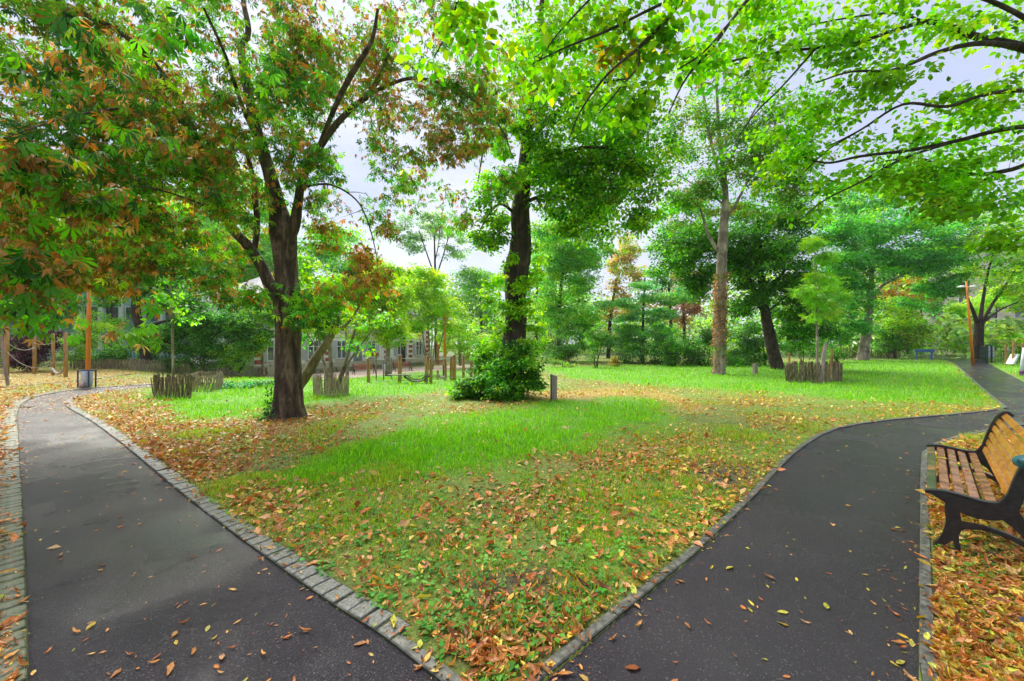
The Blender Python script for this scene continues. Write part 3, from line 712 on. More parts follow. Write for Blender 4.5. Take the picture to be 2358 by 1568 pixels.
    for u, v, Yc in ((262, 455, 4.2), (270, 470, 4.25), (320, 452, 4.3), (335, 462, 4.3), (375, 458, 4.5), (355, 450, 4.4), (250, 790, 4.6), (45, 655, 4.0), (675, 36, 5.2), (1030, 50, 5.6), (205, 560, 4.1), (298, 474, 4.2), (660, 300, 5.4)):
        o = link('conker', cm, t, Vv(W(u, v, Yc)) - t.location); s = random.uniform(.9, 1.2); o.scale = (s, s, s)
    # ivy at the foot
    pos = []; n = 420
    for k in range(n):
        a = rg.uniform(2.0, 4.6); h = rg.exponential(.28); r = .40 - .05 * min(h, 1.5) + rg.uniform(0, .07) + (.25 * rg.uniform(0, 1) ** 3 if h < .12 else 0)
        pos.append((t.location.x + r * math.cos(a), Y + r * math.sin(a), h))
    pos = np.array(pos); R = rot_np(rg.uniform(0, 6.3, n), rg.normal(-.6, .5, n), rg.normal(0, .5, n))
    V, T, C = scatter('oval', pos, R, rg.uniform(.04, .08, n), palette([DEEP, DARK, (.02, .07, .02)], n, rg))
    iv = link('ivy', mesh_np('ivy', V, T, M_LEAF, C), t, None, True); iv['kind'] = 'stuff'; iv['label'] = 'dark ivy creeping up the foot of the trunk'
chestnut()

def small_leaning():
    rg = np.random.default_rng(5); Y = 10.6; sk = []
    t = empty('leaning_young_tree', Vv(W(690, HZ + EYE * F / Y, Y)), 'thin olive green trunk leaning to the right out from behind the chestnut', 'tree')
    limb(t, 'trunk', [(655, 935, Y, 26), (700, 872, Y, 25), (728, 825, Y, 23), (752, 790, Y, 20), (770, 755, Y, 16), (785, 700, Y, 10), (790, 640, Y, 6)], M_BARK_OLIVE, 14, .05, 6, None, 3, sk)
    limb(t, 'limb', [(752, 790, Y, 14), (735, 750, Y, 9), (720, 700, Y, 7), (715, 650, Y, 4)], M_BARK_OLIVE, 8, .03, 5, None, 4, sk)
    limb(t, 'limb', [(764, 768, Y, 12), (800, 745, Y, 7), (830, 700, Y, 5), (850, 650, Y, 3)], M_BARK_OLIVE, 8, .03, 5, None, 4, sk)
    foliage(t, 'crown', [(760, 640, Y, 110, 60, .9, 60), (720, 710, Y, 60, 50, .6, 26), (850, 660, Y, 70, 60, .7, 30), (800, 720, Y, 80, 40, .6, 18)], rg, 'oval', .11, 12, .22, [BRIGHT, MID, LIME], [3, 3, 1], .2, .5, .4, sk, .006)
small_leaning()

# --- the dark furrowed tree with a shrub around its foot
def linden():
    Y = 13.0; rg = np.random.default_rng(202); sk = []
    t = empty('linden_tree', Vv(G(1178, 908)), 'dark furrowed linden trunk with deep green crown rising out of a shrub in mid lawn', 'tree')
    limb(t, 'trunk', [(1172, 912, Y, 70), (1176, 860, Y, 62), (1182, 800, Y, 56), (1188, 745, Y, 50), (1187, 700, Y, 48), (1188, 655, Y, 52), (1189, 620, Y, 58), (1196, 590, Y, 52), (1200, 540, Y, 44), (1197, 490, Y, 42),
                      (1204, 430, Y, 34), (1210, 360, Y, 28), (1216, 290, Y, 24), (1228, 200, Y, 20), (1240, 100, Y, 15), (1250, -20, Y, 10)], M_BARK_DARK, 26, .05, 7, [(1, .3, .06), (3.2, .3, .06), (5, .3, .06)], 15, sk)
    for k, pts in enumerate([[(1206, 420, Y, 14), (1260, 370, Y - .5, 11), (1340, 340, Y - .9, 8), (1430, 350, Y - 1.1, 5), (1490, 400, Y - 1.2, 3)],
                             [(1212, 330, Y, 14), (1280, 260, Y - .3, 11), (1360, 200, Y - .6, 8), (1450, 180, Y - .8, 4)],
                             [(1212, 330, Y, 10), (1170, 300, Y + .3, 8), (1120, 330, Y + .4, 5), (1100, 420, Y + .4, 3)],
                             [(1225, 220, Y, 10), (1290, 120, Y + .4, 8), (1380, 60, Y + .6, 5)], [(1225, 220, Y, 9), (1170, 130, Y + .4, 7), (1100, 80, Y + .6, 4)],
                             [(1200, 470, Y, 10), (1260, 450, Y - .8, 8), (1340, 470, Y - 1.2, 6), (1400, 520, Y - 1.4, 3)],
                             [(1195, 500, Y, 8), (1150, 470, Y - .3, 6), (1110, 520, Y - .4, 3), (1095, 570, Y - .4, 2)]]):
        limb(t, 'limb', pts, M_BARK_DARK, 8, .03, 5, None, 30 + k, sk)
    foliage(t, 'crown', [(1330, 330, Y - .4, 170, 110, 2.1, 210), (1420, 440, Y - .8, 110, 95, 1.5, 130), (1360, 510, Y - .8, 85, 50, 1.2, 50), (1280, 420, Y - .2, 90, 60, 1.3, 60), (1460, 250, Y + .2, 110, 130, 1.7, 110),
                         (1290, 190, Y, 160, 90, 2.0, 100), (1350, 480, Y - 1.2, 80, 60, .8, 40), (1460, 520, Y - 1.0, 60, 40, .8, 22), (1260, 400, Y - .8, 60, 60, .8, 40), (1150, 400, Y - .6, 50, 60, .6, 20), (1130, 480, Y - .3, 48, 80, .8, 50), (1115, 545, Y - .3, 40, 45, .6, 18), (1350, 60, Y + .4, 220, 110, 2.3, 80), (1500, 360, Y - .1, 50, 130, 1.0, 60), (1240, 330, Y, 60, 90, 1.0, 40)],
            rg, 'oval', .118, 18, .36, [DARK, MID, DEEP, BRIGHT, OLIVE], [3.5, 5, .5, 2, .4], .28, .45, .4, sk, .010, M_TWIG, dens=2.2)
    ep = [(1195, 655, Y - .55, 26, 18, .2, 8), (1185, 715, Y - .6, 30, 22, .2, 10), (1180, 600, Y - .6, 16, 14, .2, 3), (1165, 640, Y - .2, 40, 30, .3, 14), (1195, 650, Y - .3, 50, 22, .3, 12), (1160, 720, Y - .2, 50, 30, .3, 14), (1210, 700, Y - .3, 38, 30, .3, 8), (1235, 620, Y, 26, 50, .3, 10), (1100, 700, Y, 50, 60, .4, 12), (1240, 790, Y - .2, 25, 60, .3, 12), (1190, 755, Y - .2, 30, 12, .2, 5), (1140, 770, Y - .1, 30, 60, .4, 14), (1225, 560, Y, 20, 30, .2, 5)]
    foliage(t, 'trunk_shoots', ep, rg, 'oval', .12, 14, .19, [BRIGHT, MID, LIME], [3, 4, 1], .25, .5, .4, sk, .005, dens=2.2)
linden()

def shrub(name, base, blobs, label, cols, weights=None, shape='oval', size=.07, per=22, subr=.16, cat='shrub', seed=1, stems=5, droop=.3, flat=.7, group=None, mat=None, dens=1.25):
    rg = np.random.default_rng(seed); g = G(*base); t = empty(name, Vv(g), label, cat, group); sk = []
    Y = blobs[0][2]
    for k in range(stems):
        b = blobs[k % len(blobs)]
        limb(t, 'stem', [(base[0] + rg.uniform(-4, 4), base[1], Y, 5 * 14 / Y), ((base[0] + b[0]) / 2 + rg.uniform(-.3, .3) * b[3], (base[1] + b[1]) / 2, Y, 4 * 14 / Y), (b[0] + rg.uniform(-.5, .5) * b[3], b[1] - b[4] * .4, b[2], 2 * 14 / Y)], mat or M_TWIG, 5, 0, 4, None, 1, sk)
    foliage(t, 'foliage', blobs, rg, shape, size, per, subr, cols, weights, .28, flat, droop, sk, .005, twig_every=2, dens=dens)
    return t
shrub('shrub', (1140, 922), [(1110, 876, 12.2, 62, 44, .7, 80), (1185, 835, 12.2, 66, 60, .7, 110), (1165, 895, 11.7, 60, 26, .5, 50), (1090, 900, 11.9, 45, 22, .5, 34), (1230, 880, 12.3, 28, 30, .5, 26), (1130, 820, 12.8, 50, 45, .6, 40), (1070, 905, 12.0, 32, 16, .4, 14)],
      'leafy dark green shrub growing round the foot of the linden trunk', [MID, DARK, DEEP, BRIGHT], [3, 4, 3, 1], size=.095, seed=31, per=22, dens=2.2, subr=.2)

# --- tall grey trunk wrapped in reddening creeper
def grey_tree():
    Y = 21.6; rg = np.random.default_rng(303); sk = []
    t = empty('tall_grey_tree', Vv(G(1655, 862)), 'tall grey trunk wrapped in rusty red creeper standing on the right lawn', 'tree')
    limb(t, 'trunk', [(1655, 866, Y, 34), (1656, 840, Y, 29), (1657, 760, Y, 27), (1659, 680, Y, 26), (1661, 620, Y, 25), (1664, 560, Y, 24), (1668, 500, Y, 20), (1670, 440, Y, 15), (1664, 380, Y, 12), (1655, 300, Y, 9), (1650, 200, Y, 6), (1645, 90, Y, 4)], M_BARK_GREY, 18, .03, 7, [(0, .2, .04), (3, .2, .04)], 21, sk)
    for k, pts in enumerate([[(1662, 590, Y, 11), (1645, 565, Y, 9), (1632, 540, Y, 8), (1618, 500, Y, 5), (1600, 440, Y, 3)], [(1668, 505, Y, 10), (1688, 480, Y, 8), (1710, 440, Y, 6), (1750, 370, Y, 3)],
                             [(1668, 440, Y, 9), (1650, 380, Y, 7), (1632, 300, Y, 8), (1622, 230, Y, 6), (1600, 130, Y, 3)], [(1666, 400, Y, 7), (1700, 330, Y, 5), (1740, 250, Y, 4), (1790, 190, Y, 2)],
                             [(1665, 470, Y, 6), (1640, 450, Y, 5), (1590, 420, Y, 3), (1560, 400, Y, 2)], [(1662, 360, Y, 6), (1690, 260, Y, 5), (1700, 150, Y, 3)]]):
        limb(t, 'limb', pts, M_BARK_GREY, 8, .03, 5, None, 50 + k, sk)
    foliage(t, 'crown', [(1640, 380, Y, 110, 80, 3, 150), (1600, 290, Y, 70, 70, 2.4, 60), (1720, 380, Y, 110, 75, 3, 150), (1680, 210, Y, 90, 80, 3, 90), (1770, 300, Y, 90, 90, 3, 110), (1580, 460, Y, 60, 55, 2, 60), (1740, 470, Y, 100, 40, 2.6, 90), (1640, 470, Y, 50, 40, 2, 40), (1650, 110, Y, 130, 80, 3, 60), (1820, 420, Y, 70, 70, 2.4, 70)],
            rg, 'fold', .16, 30, .50, [(.10, .27, .03), DARK, MID, OLIVE, (.30, .24, .05)], [4, 3, 3, 2, .7], .28, .5, .3, sk, .02, M_TWIG)
    n = 2400; h = rg.uniform(0, 1, n) ** .85; vv = 858 - h * 232; a = rg.uniform(0, 6.283, n)
    cx_ = np.interp(vv, [560, 680, 760, 866], [1664, 1659, 1657, 1655]); r = (13 * (1 - .1 * h) + rg.exponential(2.4, n) * (.5 + np.abs(vnoise(h * 9, a, 1, 4)))) * Y / F
    keep = rg.uniform(0, 1, n) < (.35 + .75 * smooth01(h, .12, .3)); c = np.array([W(u_, v_, Y) for u_, v_ in zip(cx_, vv)])
    pos = c + np.stack([r * np.cos(a), r * np.sin(a), 0 * a], 1); pos = pos[keep]; n = len(pos)
    col = palette([(.36, .15, .05), (.42, .24, .09), (.22, .10, .04), (.50, .30, .12)], n, rg); gr = vnoise(pos[:, 2] * 1.2, pos[:, 2] * .3, 2.4, 5) + rg.normal(0, .4, n) > .55; col[gr] = palette([MID, DARK, OLIVE], int(gr.sum()), rg)
    V, T, C = scatter('fold', pos, rot_np(rg.uniform(0, 6.3, n), rg.normal(-.9, .4, n), rg.normal(0, .4, n)), rg.uniform(.07, .15, n), col)
    o = link('creeper', mesh_np('creeper', V, T, M_LEAF, C), t, None, True); o['kind'] = 'stuff'; o['label'] = 'rusty red creeper leaves with green patches around the trunk'
grey_tree()

def bg_tree(name, label, base, Y, trunk, blobs, cols, weights=None, bark=M_BARK_DARK, shape='fold', size=.22, per=22, subr=.6, seed=1, flat=.5, limbs=(), droop=.3, cat='tree', group=None, dry=None, twig=.02):
    if Y > 33: cols = [(min(.7, c_[0] * 1.3), min(.7, c_[1] * 1.3), c_[2] * 1.2) for c_ in cols]  # backlit far crowns: extra brightness is put into their leaf colours
    rg = np.random.default_rng(seed); g = G(*base); sk = []
    t = empty(name, (float((base[0] - CX) / F * Y), Y, float(gz((base[0] - CX) / F * Y, Y))), label, cat, group)
    if trunk: limb(t, 'trunk', [(u, v, Y, w) for u, v, w in trunk], bark, 12, .05, 6, None, seed, sk)
    for k, pts in enumerate(limbs): limb(t, 'limb', [(u, v, Y, w) for u, v, w in pts], bark, 7, .03, 5, None, seed + k, sk)
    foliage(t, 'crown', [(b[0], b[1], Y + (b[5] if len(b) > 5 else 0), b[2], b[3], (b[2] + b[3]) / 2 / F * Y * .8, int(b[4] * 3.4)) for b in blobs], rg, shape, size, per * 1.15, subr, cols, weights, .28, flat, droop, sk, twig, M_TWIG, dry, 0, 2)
    return t

# right side, from the grey trunk towards the far path
bg_tree('maple_tree', 'dark crowned maple with a leaning forked trunk behind the oak post', (1788, 850), 26.0, [(1794, 856, 34), (1783, 820, 31), (1772, 770, 28), (1764, 730, 24), (1758, 690, 20), (1752, 640, 16), (1748, 560, 11), (1745, 480, 7)],
        [(1600, 570, 90, 55, 70), (1700, 600, 90, 60, 80), (1800, 590, 100, 80, 110), (1620, 640, 60, 45, 34), (1710, 690, 50, 50, 30), (1820, 690, 80, 60, 70), (1690, 520, 110, 50, 60), (1800, 500, 90, 50, 50), (1850, 760, 60, 40, 40, -.5)],
        [DARK, DEEP, MID, (.09, .20, .05)], [4, 3, 2, 1.2], seed=401, limbs=[[(1764, 730, 14), (1745, 690, 12), (1730, 650, 7), (1700, 600, 4)], [(1760, 700, 10), (1785, 650, 7), (1830, 600, 4)], [(1752, 640, 8), (1700, 580, 5), (1620, 560, 3)], [(1766, 720, 6), (1800, 690, 4), (1840, 660, 3)]], size=.2)
bg_tree('park_tree', 'dark green tree filling the gap left of the tall grey trunk', (1560, 840), 40.0, [(1545, 840, 10), (1545, 760, 8), (1540, 650, 5)], [(1530, 560, 50, 50, 26), (1560, 620, 50, 50, 30), (1510, 640, 30, 30, 12), (1570, 500, 60, 50, 26)], [DARK, MID, (.10, .30, .04)], seed=407, size=.27, subr=.8)
bg_tree('park_tree', 'pale green tall tree behind the linden trunk', (1240, 835), 52.0, [(1235, 835, 9), (1236, 700, 7), (1240, 560, 4)], [(1250, 560, 50, 60, 30), (1290, 600, 40, 50, 20), (1180, 640, 40, 50, 24), (1230, 650, 40, 50, 22), (1170, 740, 30, 50, 16)], [PALE, (.14, .38, .08), MID], seed=408, size=.36, subr=1.0)
bg_tree('maple_tree', 'broad trunk with blue green arching crown behind the tree guard on the right', (1990, 823), 40.0, [(1987, 830, 32), (1990, 800, 27), (1996, 760, 24), (2000, 720, 20), (2005, 670, 15), (2010, 600, 10), (2020, 520, 8)],
        [(1950, 700, 60, 60, 50), (2000, 620, 90, 50, 70), (2100, 570, 100, 60, 100), (2160, 620, 60, 60, 55), (2040, 520, 90, 50, 60), (1930, 610, 60, 60, 50), (2130, 680, 40, 40, 24), (1950, 760, 50, 28, 20), (1900, 540, 70, 50, 40), (2190, 540, 50, 60, 34)],
        [TEALG, DARK, (.06, .24, .06), MID], [4, 3, 3, 1], bark=M_BARK_GREY, seed=402, limbs=[[(2003, 700, 10), (2030, 660, 9), (2075, 635, 7), (2110, 620, 4)], [(2010, 600, 7), (2060, 560, 5), (2120, 540, 3)], [(2008, 640, 6), (1960, 600, 4)]], size=.27, subr=.9, flat=.35)
bg_tree('autumn_tree', 'small orange brown tree showing beneath the arching blue green crown', (2090, 815), 47.0, [(2090, 815, 8), (2088, 740, 6), (2085, 680, 4)], [(2080, 670, 50, 40, 34), (2110, 700, 34, 30, 16)], [(.42, .20, .04), RUST, OLIVE], seed=403, size=.26, subr=.7)
bg_tree('rowan_tree', 'bushy rowan in front of the far path, light yellow green', (1960, 822), 44.0, [(2060, 825, 8), (2055, 740, 5)], [(2060, 750, 60, 36, 40), (2100, 775, 50, 26, 24), (2040, 700, 50, 30, 16)], [MID, BRIGHT, OLIVE], seed=404, size=.24, subr=.7)
bg_tree('vase_shaped_tree', 'tree with spreading vase shaped limbs behind the leaning lamp on the right', (2254, 812), 40.0, [(2252, 826, 30), (2253, 790, 26), (2254, 755, 25), (2256, 738, 26)],
        [(2300, 620, 90, 60, 40), (2230, 580, 60, 60, 28), (2350, 560, 90, 80, 44), (2210, 650, 34, 30, 7), (2330, 690, 70, 30, 10), (2270, 500, 110, 50, 34), (2420, 640, 70, 80, 24)], [BRIGHT, MID, OLIVE, DARK], [3, 3, 1, 2], seed=405,
        limbs=[[(2250, 745, 14), (2240, 715, 10), (2225, 680, 7), (2210, 640, 4)], [(2256, 745, 14), (2262, 700, 10), (2272, 640, 7), (2290, 570, 4)], [(2262, 745, 13), (2285, 700, 9), (2320, 650, 6), (2350, 600, 4)], [(2262, 745, 8), (2300, 715, 6), (2345, 695, 4)]], size=.25, subr=.7)
bg_tree('far_tree', 'light green tree veiling the pale building at far right', (2290, 815), 62.0, [(2292, 815, 7), (2294, 740, 5), (2296, 680, 3)], [(2280, 690, 70, 40, 30), (2350, 650, 60, 50, 30), (2220, 720, 40, 30, 14), (2330, 730, 50, 26, 14)], [BRIGHT, LIME, MID], seed=409, size=.4, subr=1.1)
bg_tree('far_tree', 'tall mixed green tree filling the sky behind the far path', (2150, 815), 56.0, [(2124, 815, 7), (2120, 700, 6), (2118, 640, 4)], [(2060, 470, 90, 60, 60), (2160, 480, 80, 50, 50), (1960, 470, 70, 50, 46), (2120, 400, 100, 60, 40)], [DARK, MID, TEALG], seed=406, size=.4, subr=1.2)

# understory along the back of the right lawn
under = [((1300, 848), (1300, 815, 34, 45, 30), (1290, 785, 26, 40, 26)), ((1480, 848), (1480, 820, 33, 50, 34), (1470, 790, 20, 30, 14)), ((1560, 852), (1560, 822, 30, 50, 30), (1545, 790, 30, 30, 20)),
         ((1620, 850), (1615, 815, 30, 34, 38), (1630, 780, 24, 26, 22)), ((1710, 852), (1700, 820, 30, 40, 34), (1715, 790, 30, 30, 24)), ((1760, 848), (1745, 810, 31, 30, 40), (1745, 770, 20, 30, 20)),
         ((1850, 840), (1845, 800, 33, 40, 40), (1850, 760, 30, 40, 26)), ((1930, 834), (1925, 795, 36, 40, 40), (1930, 750, 34, 40, 30)), ((2050, 826), (2050, 800, 44, 40, 24), (2030, 785, 24, 24, 14))]
lab_u = ['deep green shrub left of the ball shaped bush at the lawn edge', 'dark green laurel shrub between orange bush and birch stems', 'dense bluish laurel shrub left of the creeper clad trunk', 'shadowy shrub just behind the creeper clad trunk', 'low glossy shrub between creeper clad trunk and oak post',
         'tall dark shrub behind the oak post', 'deep green shrub behind the left stake of the tree guard', 'dark evergreen shrub behind the right side of the tree guard', 'rounded dark evergreen shrub at the end of the woven fence']
for k, ((bu, bv), b1, b2) in enumerate(under):
    Yb = b1[2]
    shrub('shrub', (bu, bv), [(b1[0], b1[1], Yb, b1[3] * 1.15, b1[4] * .9, 1.6, 70), (b2[0], b2[1] - 8, Yb, b2[2] * 1.7, b2[3] * 1.3, 1.4, 60)], lab_u[k], [DARK, DEEP, MID, (.06, .18, .05)], [3, 3, 1, 1.2], 'fold', .15, 24, .42, 'shrub', 500 + k, 4, group=None, dens=1.7)

bg_tree('bushy_tree', 'fresh green full tree standing left of the brown tree at the back', (1300, 840), 38.0, [(1290, 842, 14), (1288, 760, 11), (1290, 680, 8), (1300, 600, 5)], [(1320, 640, 70, 60, 90), (1280, 560, 60, 60, 56), (1330, 740, 60, 60, 80), (1270, 700, 36, 50, 34), (1360, 580, 50, 40, 34), (1320, 510, 60, 40, 40)],
        [(.09, .34, .06), MID, BRIGHT, PALE], [4, 3, 2, 1], seed=410, size=.26, subr=.8)
bg_tree('autumn_tree', 'tall orange brown tree at the back between two green trees', (1415, 835), 46.0, [(1400, 835, 10), (1405, 740, 8), (1420, 640, 5)], [(1440, 610, 40, 55, 34), (1420, 690, 46, 60, 26), (1460, 700, 40, 40, 12), (1390, 760, 24, 40, 10), (1450, 560, 24, 20, 8)], [(.44, .26, .06), (.30, .26, .05), (.50, .34, .10), MID], [3, 2, 2, 2], seed=411, size=.3, subr=.8)
bg_tree('cedar_tree', 'pale blue green cedar with level tiers of foliage behind the bushes', (1470, 845), 36.0, [(1480, 850, 8), (1480, 780, 7), (1482, 700, 5), (1485, 640, 3)], [(1440, 700, 56, 16, 22), (1500, 690, 66, 18, 26), (1530, 720, 56, 16, 20), (1470, 735, 66, 18, 24), (1440, 770, 54, 20, 20), (1510, 765, 66, 20, 26), (1480, 660, 46, 18, 14), (1490, 800, 76, 22, 30), (1560, 680, 44, 18, 14), (1400, 790, 40, 30, 14)],
        [(.12, .34, .13), (.08, .28, .08), PALE, MID], [3, 3, 2, 2], seed=412, size=.2, per=26, subr=.7, flat=.3)
bg_tree('reddish_tree', 'thin reddish brown tree seen between cedar and creeper clad trunk', (1585, 840), 44.0, [(1577, 840, 8), (1575, 740, 7), (1572, 640, 5)], [(1560, 700, 36, 60, 46), (1600, 700, 26, 60, 30), (1590, 640, 40, 40, 26)], [(.40, .20, .12), (.30, .15, .08), OLIVE], [3, 2, 1], seed=413, size=.26, subr=.7)
shrub('ball_shaped_bush', (1371, 850), [(1373, 795, 27.5, 34, 40, 1.0, 90), (1373, 765, 27.5, 24, 22, .7, 30)], 'round clipped bush on one short reddish stem at the lawn edge', [DARK, MID, (.08, .20, .04)], None, 'fold', .10, 26, .22, 'shrub', 540, 3, mat=M_BARK)
shrub('orange_bush', (1420, 848), [(1422, 830, 29, 20, 20, .6, 30)], 'low orange brown bush right of the ball shaped bush', [(.36, .22, .04), (.28, .24, .04), OLIVE], None, 'fold', .10, 24, .25, 'shrub', 541, 4)
shrub('grassy_clump', (1300, 852), [(1290, 838, 28, 34, 12, .8, 30)], 'low grey green clump below the fresh green tree', [PALE, MID, OLIVE], None, 'fold', .12, 20, .25, 'shrub', 542, 3)

# the pale far trees above the house and the bright saplings before it
bg_tree('airy_tree', 'airy grey green tree with bare upright twigs against the sky', (1000, 840), 62.0, [(1005, 840, 8), (1003, 700, 7), (1002, 620, 5), (1000, 540, 3)], [(1000, 520, 60, 30, 46), (960, 560, 40, 30, 22), (1045, 570, 36, 30, 20), (930, 530, 40, 30, 16)], [PALE, (.20, .34, .16), (.12, .26, .08)], seed=420, size=.36, per=14, subr=1.0, flat=.35,
        limbs=[[(1003, 640, 4), (985, 590, 3), (965, 530, 2)], [(1003, 640, 4), (1020, 590, 3), (1040, 520, 2)], [(1002, 600, 3), (1010, 560, 2), (1015, 500, 1.5)]])
bg_tree('airy_tree', 'pale green tree behind the lamp between house and linden', (1100, 835), 58.0, [(1110, 835, 8), (1108, 740, 6), (1105, 680, 4)], [(1100, 680, 70, 50, 80), (1060, 740, 50, 50, 50), (1130, 760, 50, 50, 50), (1080, 640, 50, 30, 24)], [PALE, (.14, .36, .08), MID], [2, 3, 2], seed=421, size=.36, per=18, subr=1.0)
bg_tree('young_maple', 'yellow green multi stemmed young tree in front of the house', (1000, 850), 34.0, [(990, 852, 5), (988, 790, 4), (984, 700, 3)], [(985, 690, 70, 50, 90), (950, 740, 50, 30, 36), (1020, 740, 44, 40, 36), (960, 650, 40, 30, 28), (1000, 640, 50, 24, 24)], [BRIGHT, LIME, MID], [3, 3, 2], bark=M_BARK_GREY, seed=422, size=.2, subr=.6,
        limbs=[[(992, 852, 4), (1000, 800, 3.5), (1006, 720, 3)], [(987, 852, 4), (978, 800, 3.5), (966, 720, 3)], [(994, 852, 4), (1012, 800, 3), (1030, 730, 2)], [(990, 852, 4), (995, 780, 3), (992, 700, 2)], [(986, 852, 3), (970, 790, 2.5), (950, 740, 2)]])
bg_tree('young_maple', 'lime green young tree hiding the middle of the house', (880, 866), 27.0, [(893, 866, 14), (893, 830, 12), (892, 790, 10), (880, 740, 7), (875, 680, 5)], [(870, 730, 60, 40, 60), (900, 770, 44, 26, 36), (850, 680, 60, 34, 44), (910, 690, 50, 40, 40), (880, 640, 60, 30, 36), (830, 770, 30, 20, 10)], [LIME, BRIGHT, (.42, .52, .04)], [3, 3, 1.5], bark=M_BARK_GREY, seed=423, size=.17, subr=.5)
bg_tree('young_maple', 'fresh green small tree before the left half of the house', (790, 868), 28.0, [(800, 866, 8), (798, 800, 6), (796, 740, 4)], [(790, 700, 60, 44, 34), (740, 740, 40, 34, 18), (830, 735, 44, 34, 20), (720, 690, 40, 40, 16)], [BRIGHT, MID, LIME, PALE], bark=M_BARK_GREY, seed=426, size=.18, subr=.5)
bg_tree('young_maple', 'green small tree against the left corner of the house', (610, 862), 30.0, [(606, 862, 8), (604, 800, 6), (600, 740, 4)], [(600, 770, 44, 44, 26), (640, 720, 60, 44, 30), (590, 700, 60, 50, 30), (690, 720, 30, 40, 10)], [MID, BRIGHT, TEALG, DARK], bark=M_BARK_GREY, seed=427, size=.2, subr=.55)
bg_tree('young_maple', 'green young tree at the right end of the house front', (1060, 842), 44.0, [(1060, 842, 8), (1058, 800, 6), (1056, 740, 4)], [(1060, 760, 50, 50, 34), (1100, 800, 40, 34, 20), (1020, 770, 24, 30, 10)], [MID, BRIGHT, PALE], bark=M_BARK_GREY, seed=428, size=.26, subr=.7)
bg_tree('yellow_tree', 'bright yellow green treetop left of the sky gap', (930, 845), 48.0, [(930, 845, 8), (930, 740, 6), (930, 660, 4)], [(930, 640, 60, 30, 40), (870, 620, 50, 30, 30), (980, 650, 40, 24, 20)], [(.40, .52, .05), LIME, YELLOW], seed=424, size=.3, subr=.8)
bg_tree('park_tree', 'full green tree rising behind the left end of the house', (560, 850), 46.0, [(560, 850, 12), (560, 740, 9), (560, 650, 6)], [(560, 640, 90, 50, 90), (500, 560, 90, 50, 70), (620, 580, 80, 60, 60), (690, 610, 70, 60, 56), (430, 620, 70, 60, 60), (760, 560, 70, 50, 40), (800, 620, 60, 60, 46)], [MID, BRIGHT, TEALG, PALE], [3, 2, 2, 1], seed=425, size=.34, subr=1.0)

# left side trees behind the fence
bg_tree('park_tree', 'dark trunk leaning left with heavy low branches behind the picket fence', (335, 830), 28.0, [(338, 838, 30), (330, 790, 26), (320, 745, 24), (313, 710, 24), (316, 670, 18), (325, 600, 12)],
        [(340, 650, 90, 36, 50), (430, 760, 60, 34, 50), (500, 740, 70, 40, 60), (560, 780, 50, 34, 40), (400, 700, 60, 30, 30), (260, 620, 80, 50, 40), (470, 800, 50, 24, 30), (230, 690, 24, 20, 8)], [DARK, DEEP, TEALG, MID], [3, 3, 2, 1], seed=430, size=.2, subr=.6,
        limbs=[[(325, 760, 12), (380, 740, 9), (450, 740, 6), (520, 760, 4)], [(316, 690, 10), (370, 650, 7), (430, 640, 4)], [(320, 740, 8), (390, 790, 6), (470, 800, 4)]])
bg_tree('park_tree', 'feathery blue green tree behind the orange lamp on the left', (250, 830), 36.0, [(262, 835, 12), (258, 740, 9), (255, 640, 6)], [(230, 640, 70, 40, 60), (300, 620, 70, 40, 60), (350, 560, 80, 50, 60), (200, 580, 80, 50, 46), (250, 520, 100, 50, 50)], [TEALG, (.07, .30, .10), MID], seed=431, size=.26, subr=.8, flat=.35)
bg_tree('park_tree', 'deep green tree closing the far left behind the playground', (60, 840), 34.0, [(40, 850, 14), (45, 760, 11), (50, 660, 8)], [(60, 640, 100, 70, 110), (-60, 620, 100, 90, 90), (130, 560, 90, 60, 70), (20, 520, 120, 60, 70), (-150, 700, 90, 80, 60), (110, 720, 60, 40, 40)], [DARK, MID, DEEP], seed=432, size=.27, subr=.85)
bg_tree('park_tree', 'tall green tree behind the chestnut crown', (430, 840), 50.0, [(430, 845, 12), (430, 740, 10), (430, 600, 6)], [(420, 520, 120, 60, 90), (560, 470, 110, 60, 60), (300, 470, 120, 60, 60), (480, 400, 120, 60, 40)], [MID, DARK, TEALG, BRIGHT], [3, 2, 1, 1], seed=433, size=.36, subr=1.1)
lft = [((70, 852), [(70, 812, 24, 46, 36, 1.2, 90), (110, 790, 24, 30, 26, 1, 34)], 'purple leaved shrub behind the playground posts', [(.07, .02, .035), (.04, .012, .02), (.11, .03, .05)], 'shrub'),
       ((190, 846), [(180, 800, 27, 34, 40, 1.2, 60), (200, 760, 27, 26, 30, 1, 34)], 'bright green bush left of the orange lamp', [BRIGHT, MID, LIME], 'shrub'),
       ((250, 846), [(250, 810, 29, 44, 30, 1.2, 60)], 'dark green bush right of the orange lamp behind the fence', [DARK, MID, DEEP], 'shrub'),
       ((310, 842), [(310, 805, 30, 40, 34, 1.2, 60)], 'mid green bush behind the left end of the picket fence', [MID, DARK, BRIGHT], 'shrub'),
       ((390, 848), [(390, 800, 29, 56, 50, 1.2, 120)], 'shadowy bush behind the middle of the picket fence', [DEEP, DARK, MID], 'shrub'),
       ((470, 852), [(470, 805, 28, 56, 44, 1.2, 120)], 'very dark bush behind the picket fence near the small guards', [DEEP, DARK], 'shrub'),
       ((550, 858), [(550, 812, 28, 50, 40, 1.2, 110), (585, 795, 28, 34, 30, 1, 50)], 'light green bush behind the right end of the picket fence', [BRIGHT, MID, DARK], 'shrub'),
       ((-60, 856), [(-60, 800, 24, 80, 60, 1.5, 90)], 'green hedge bush at the left edge behind the playground', [MID, DARK], 'shrub')]
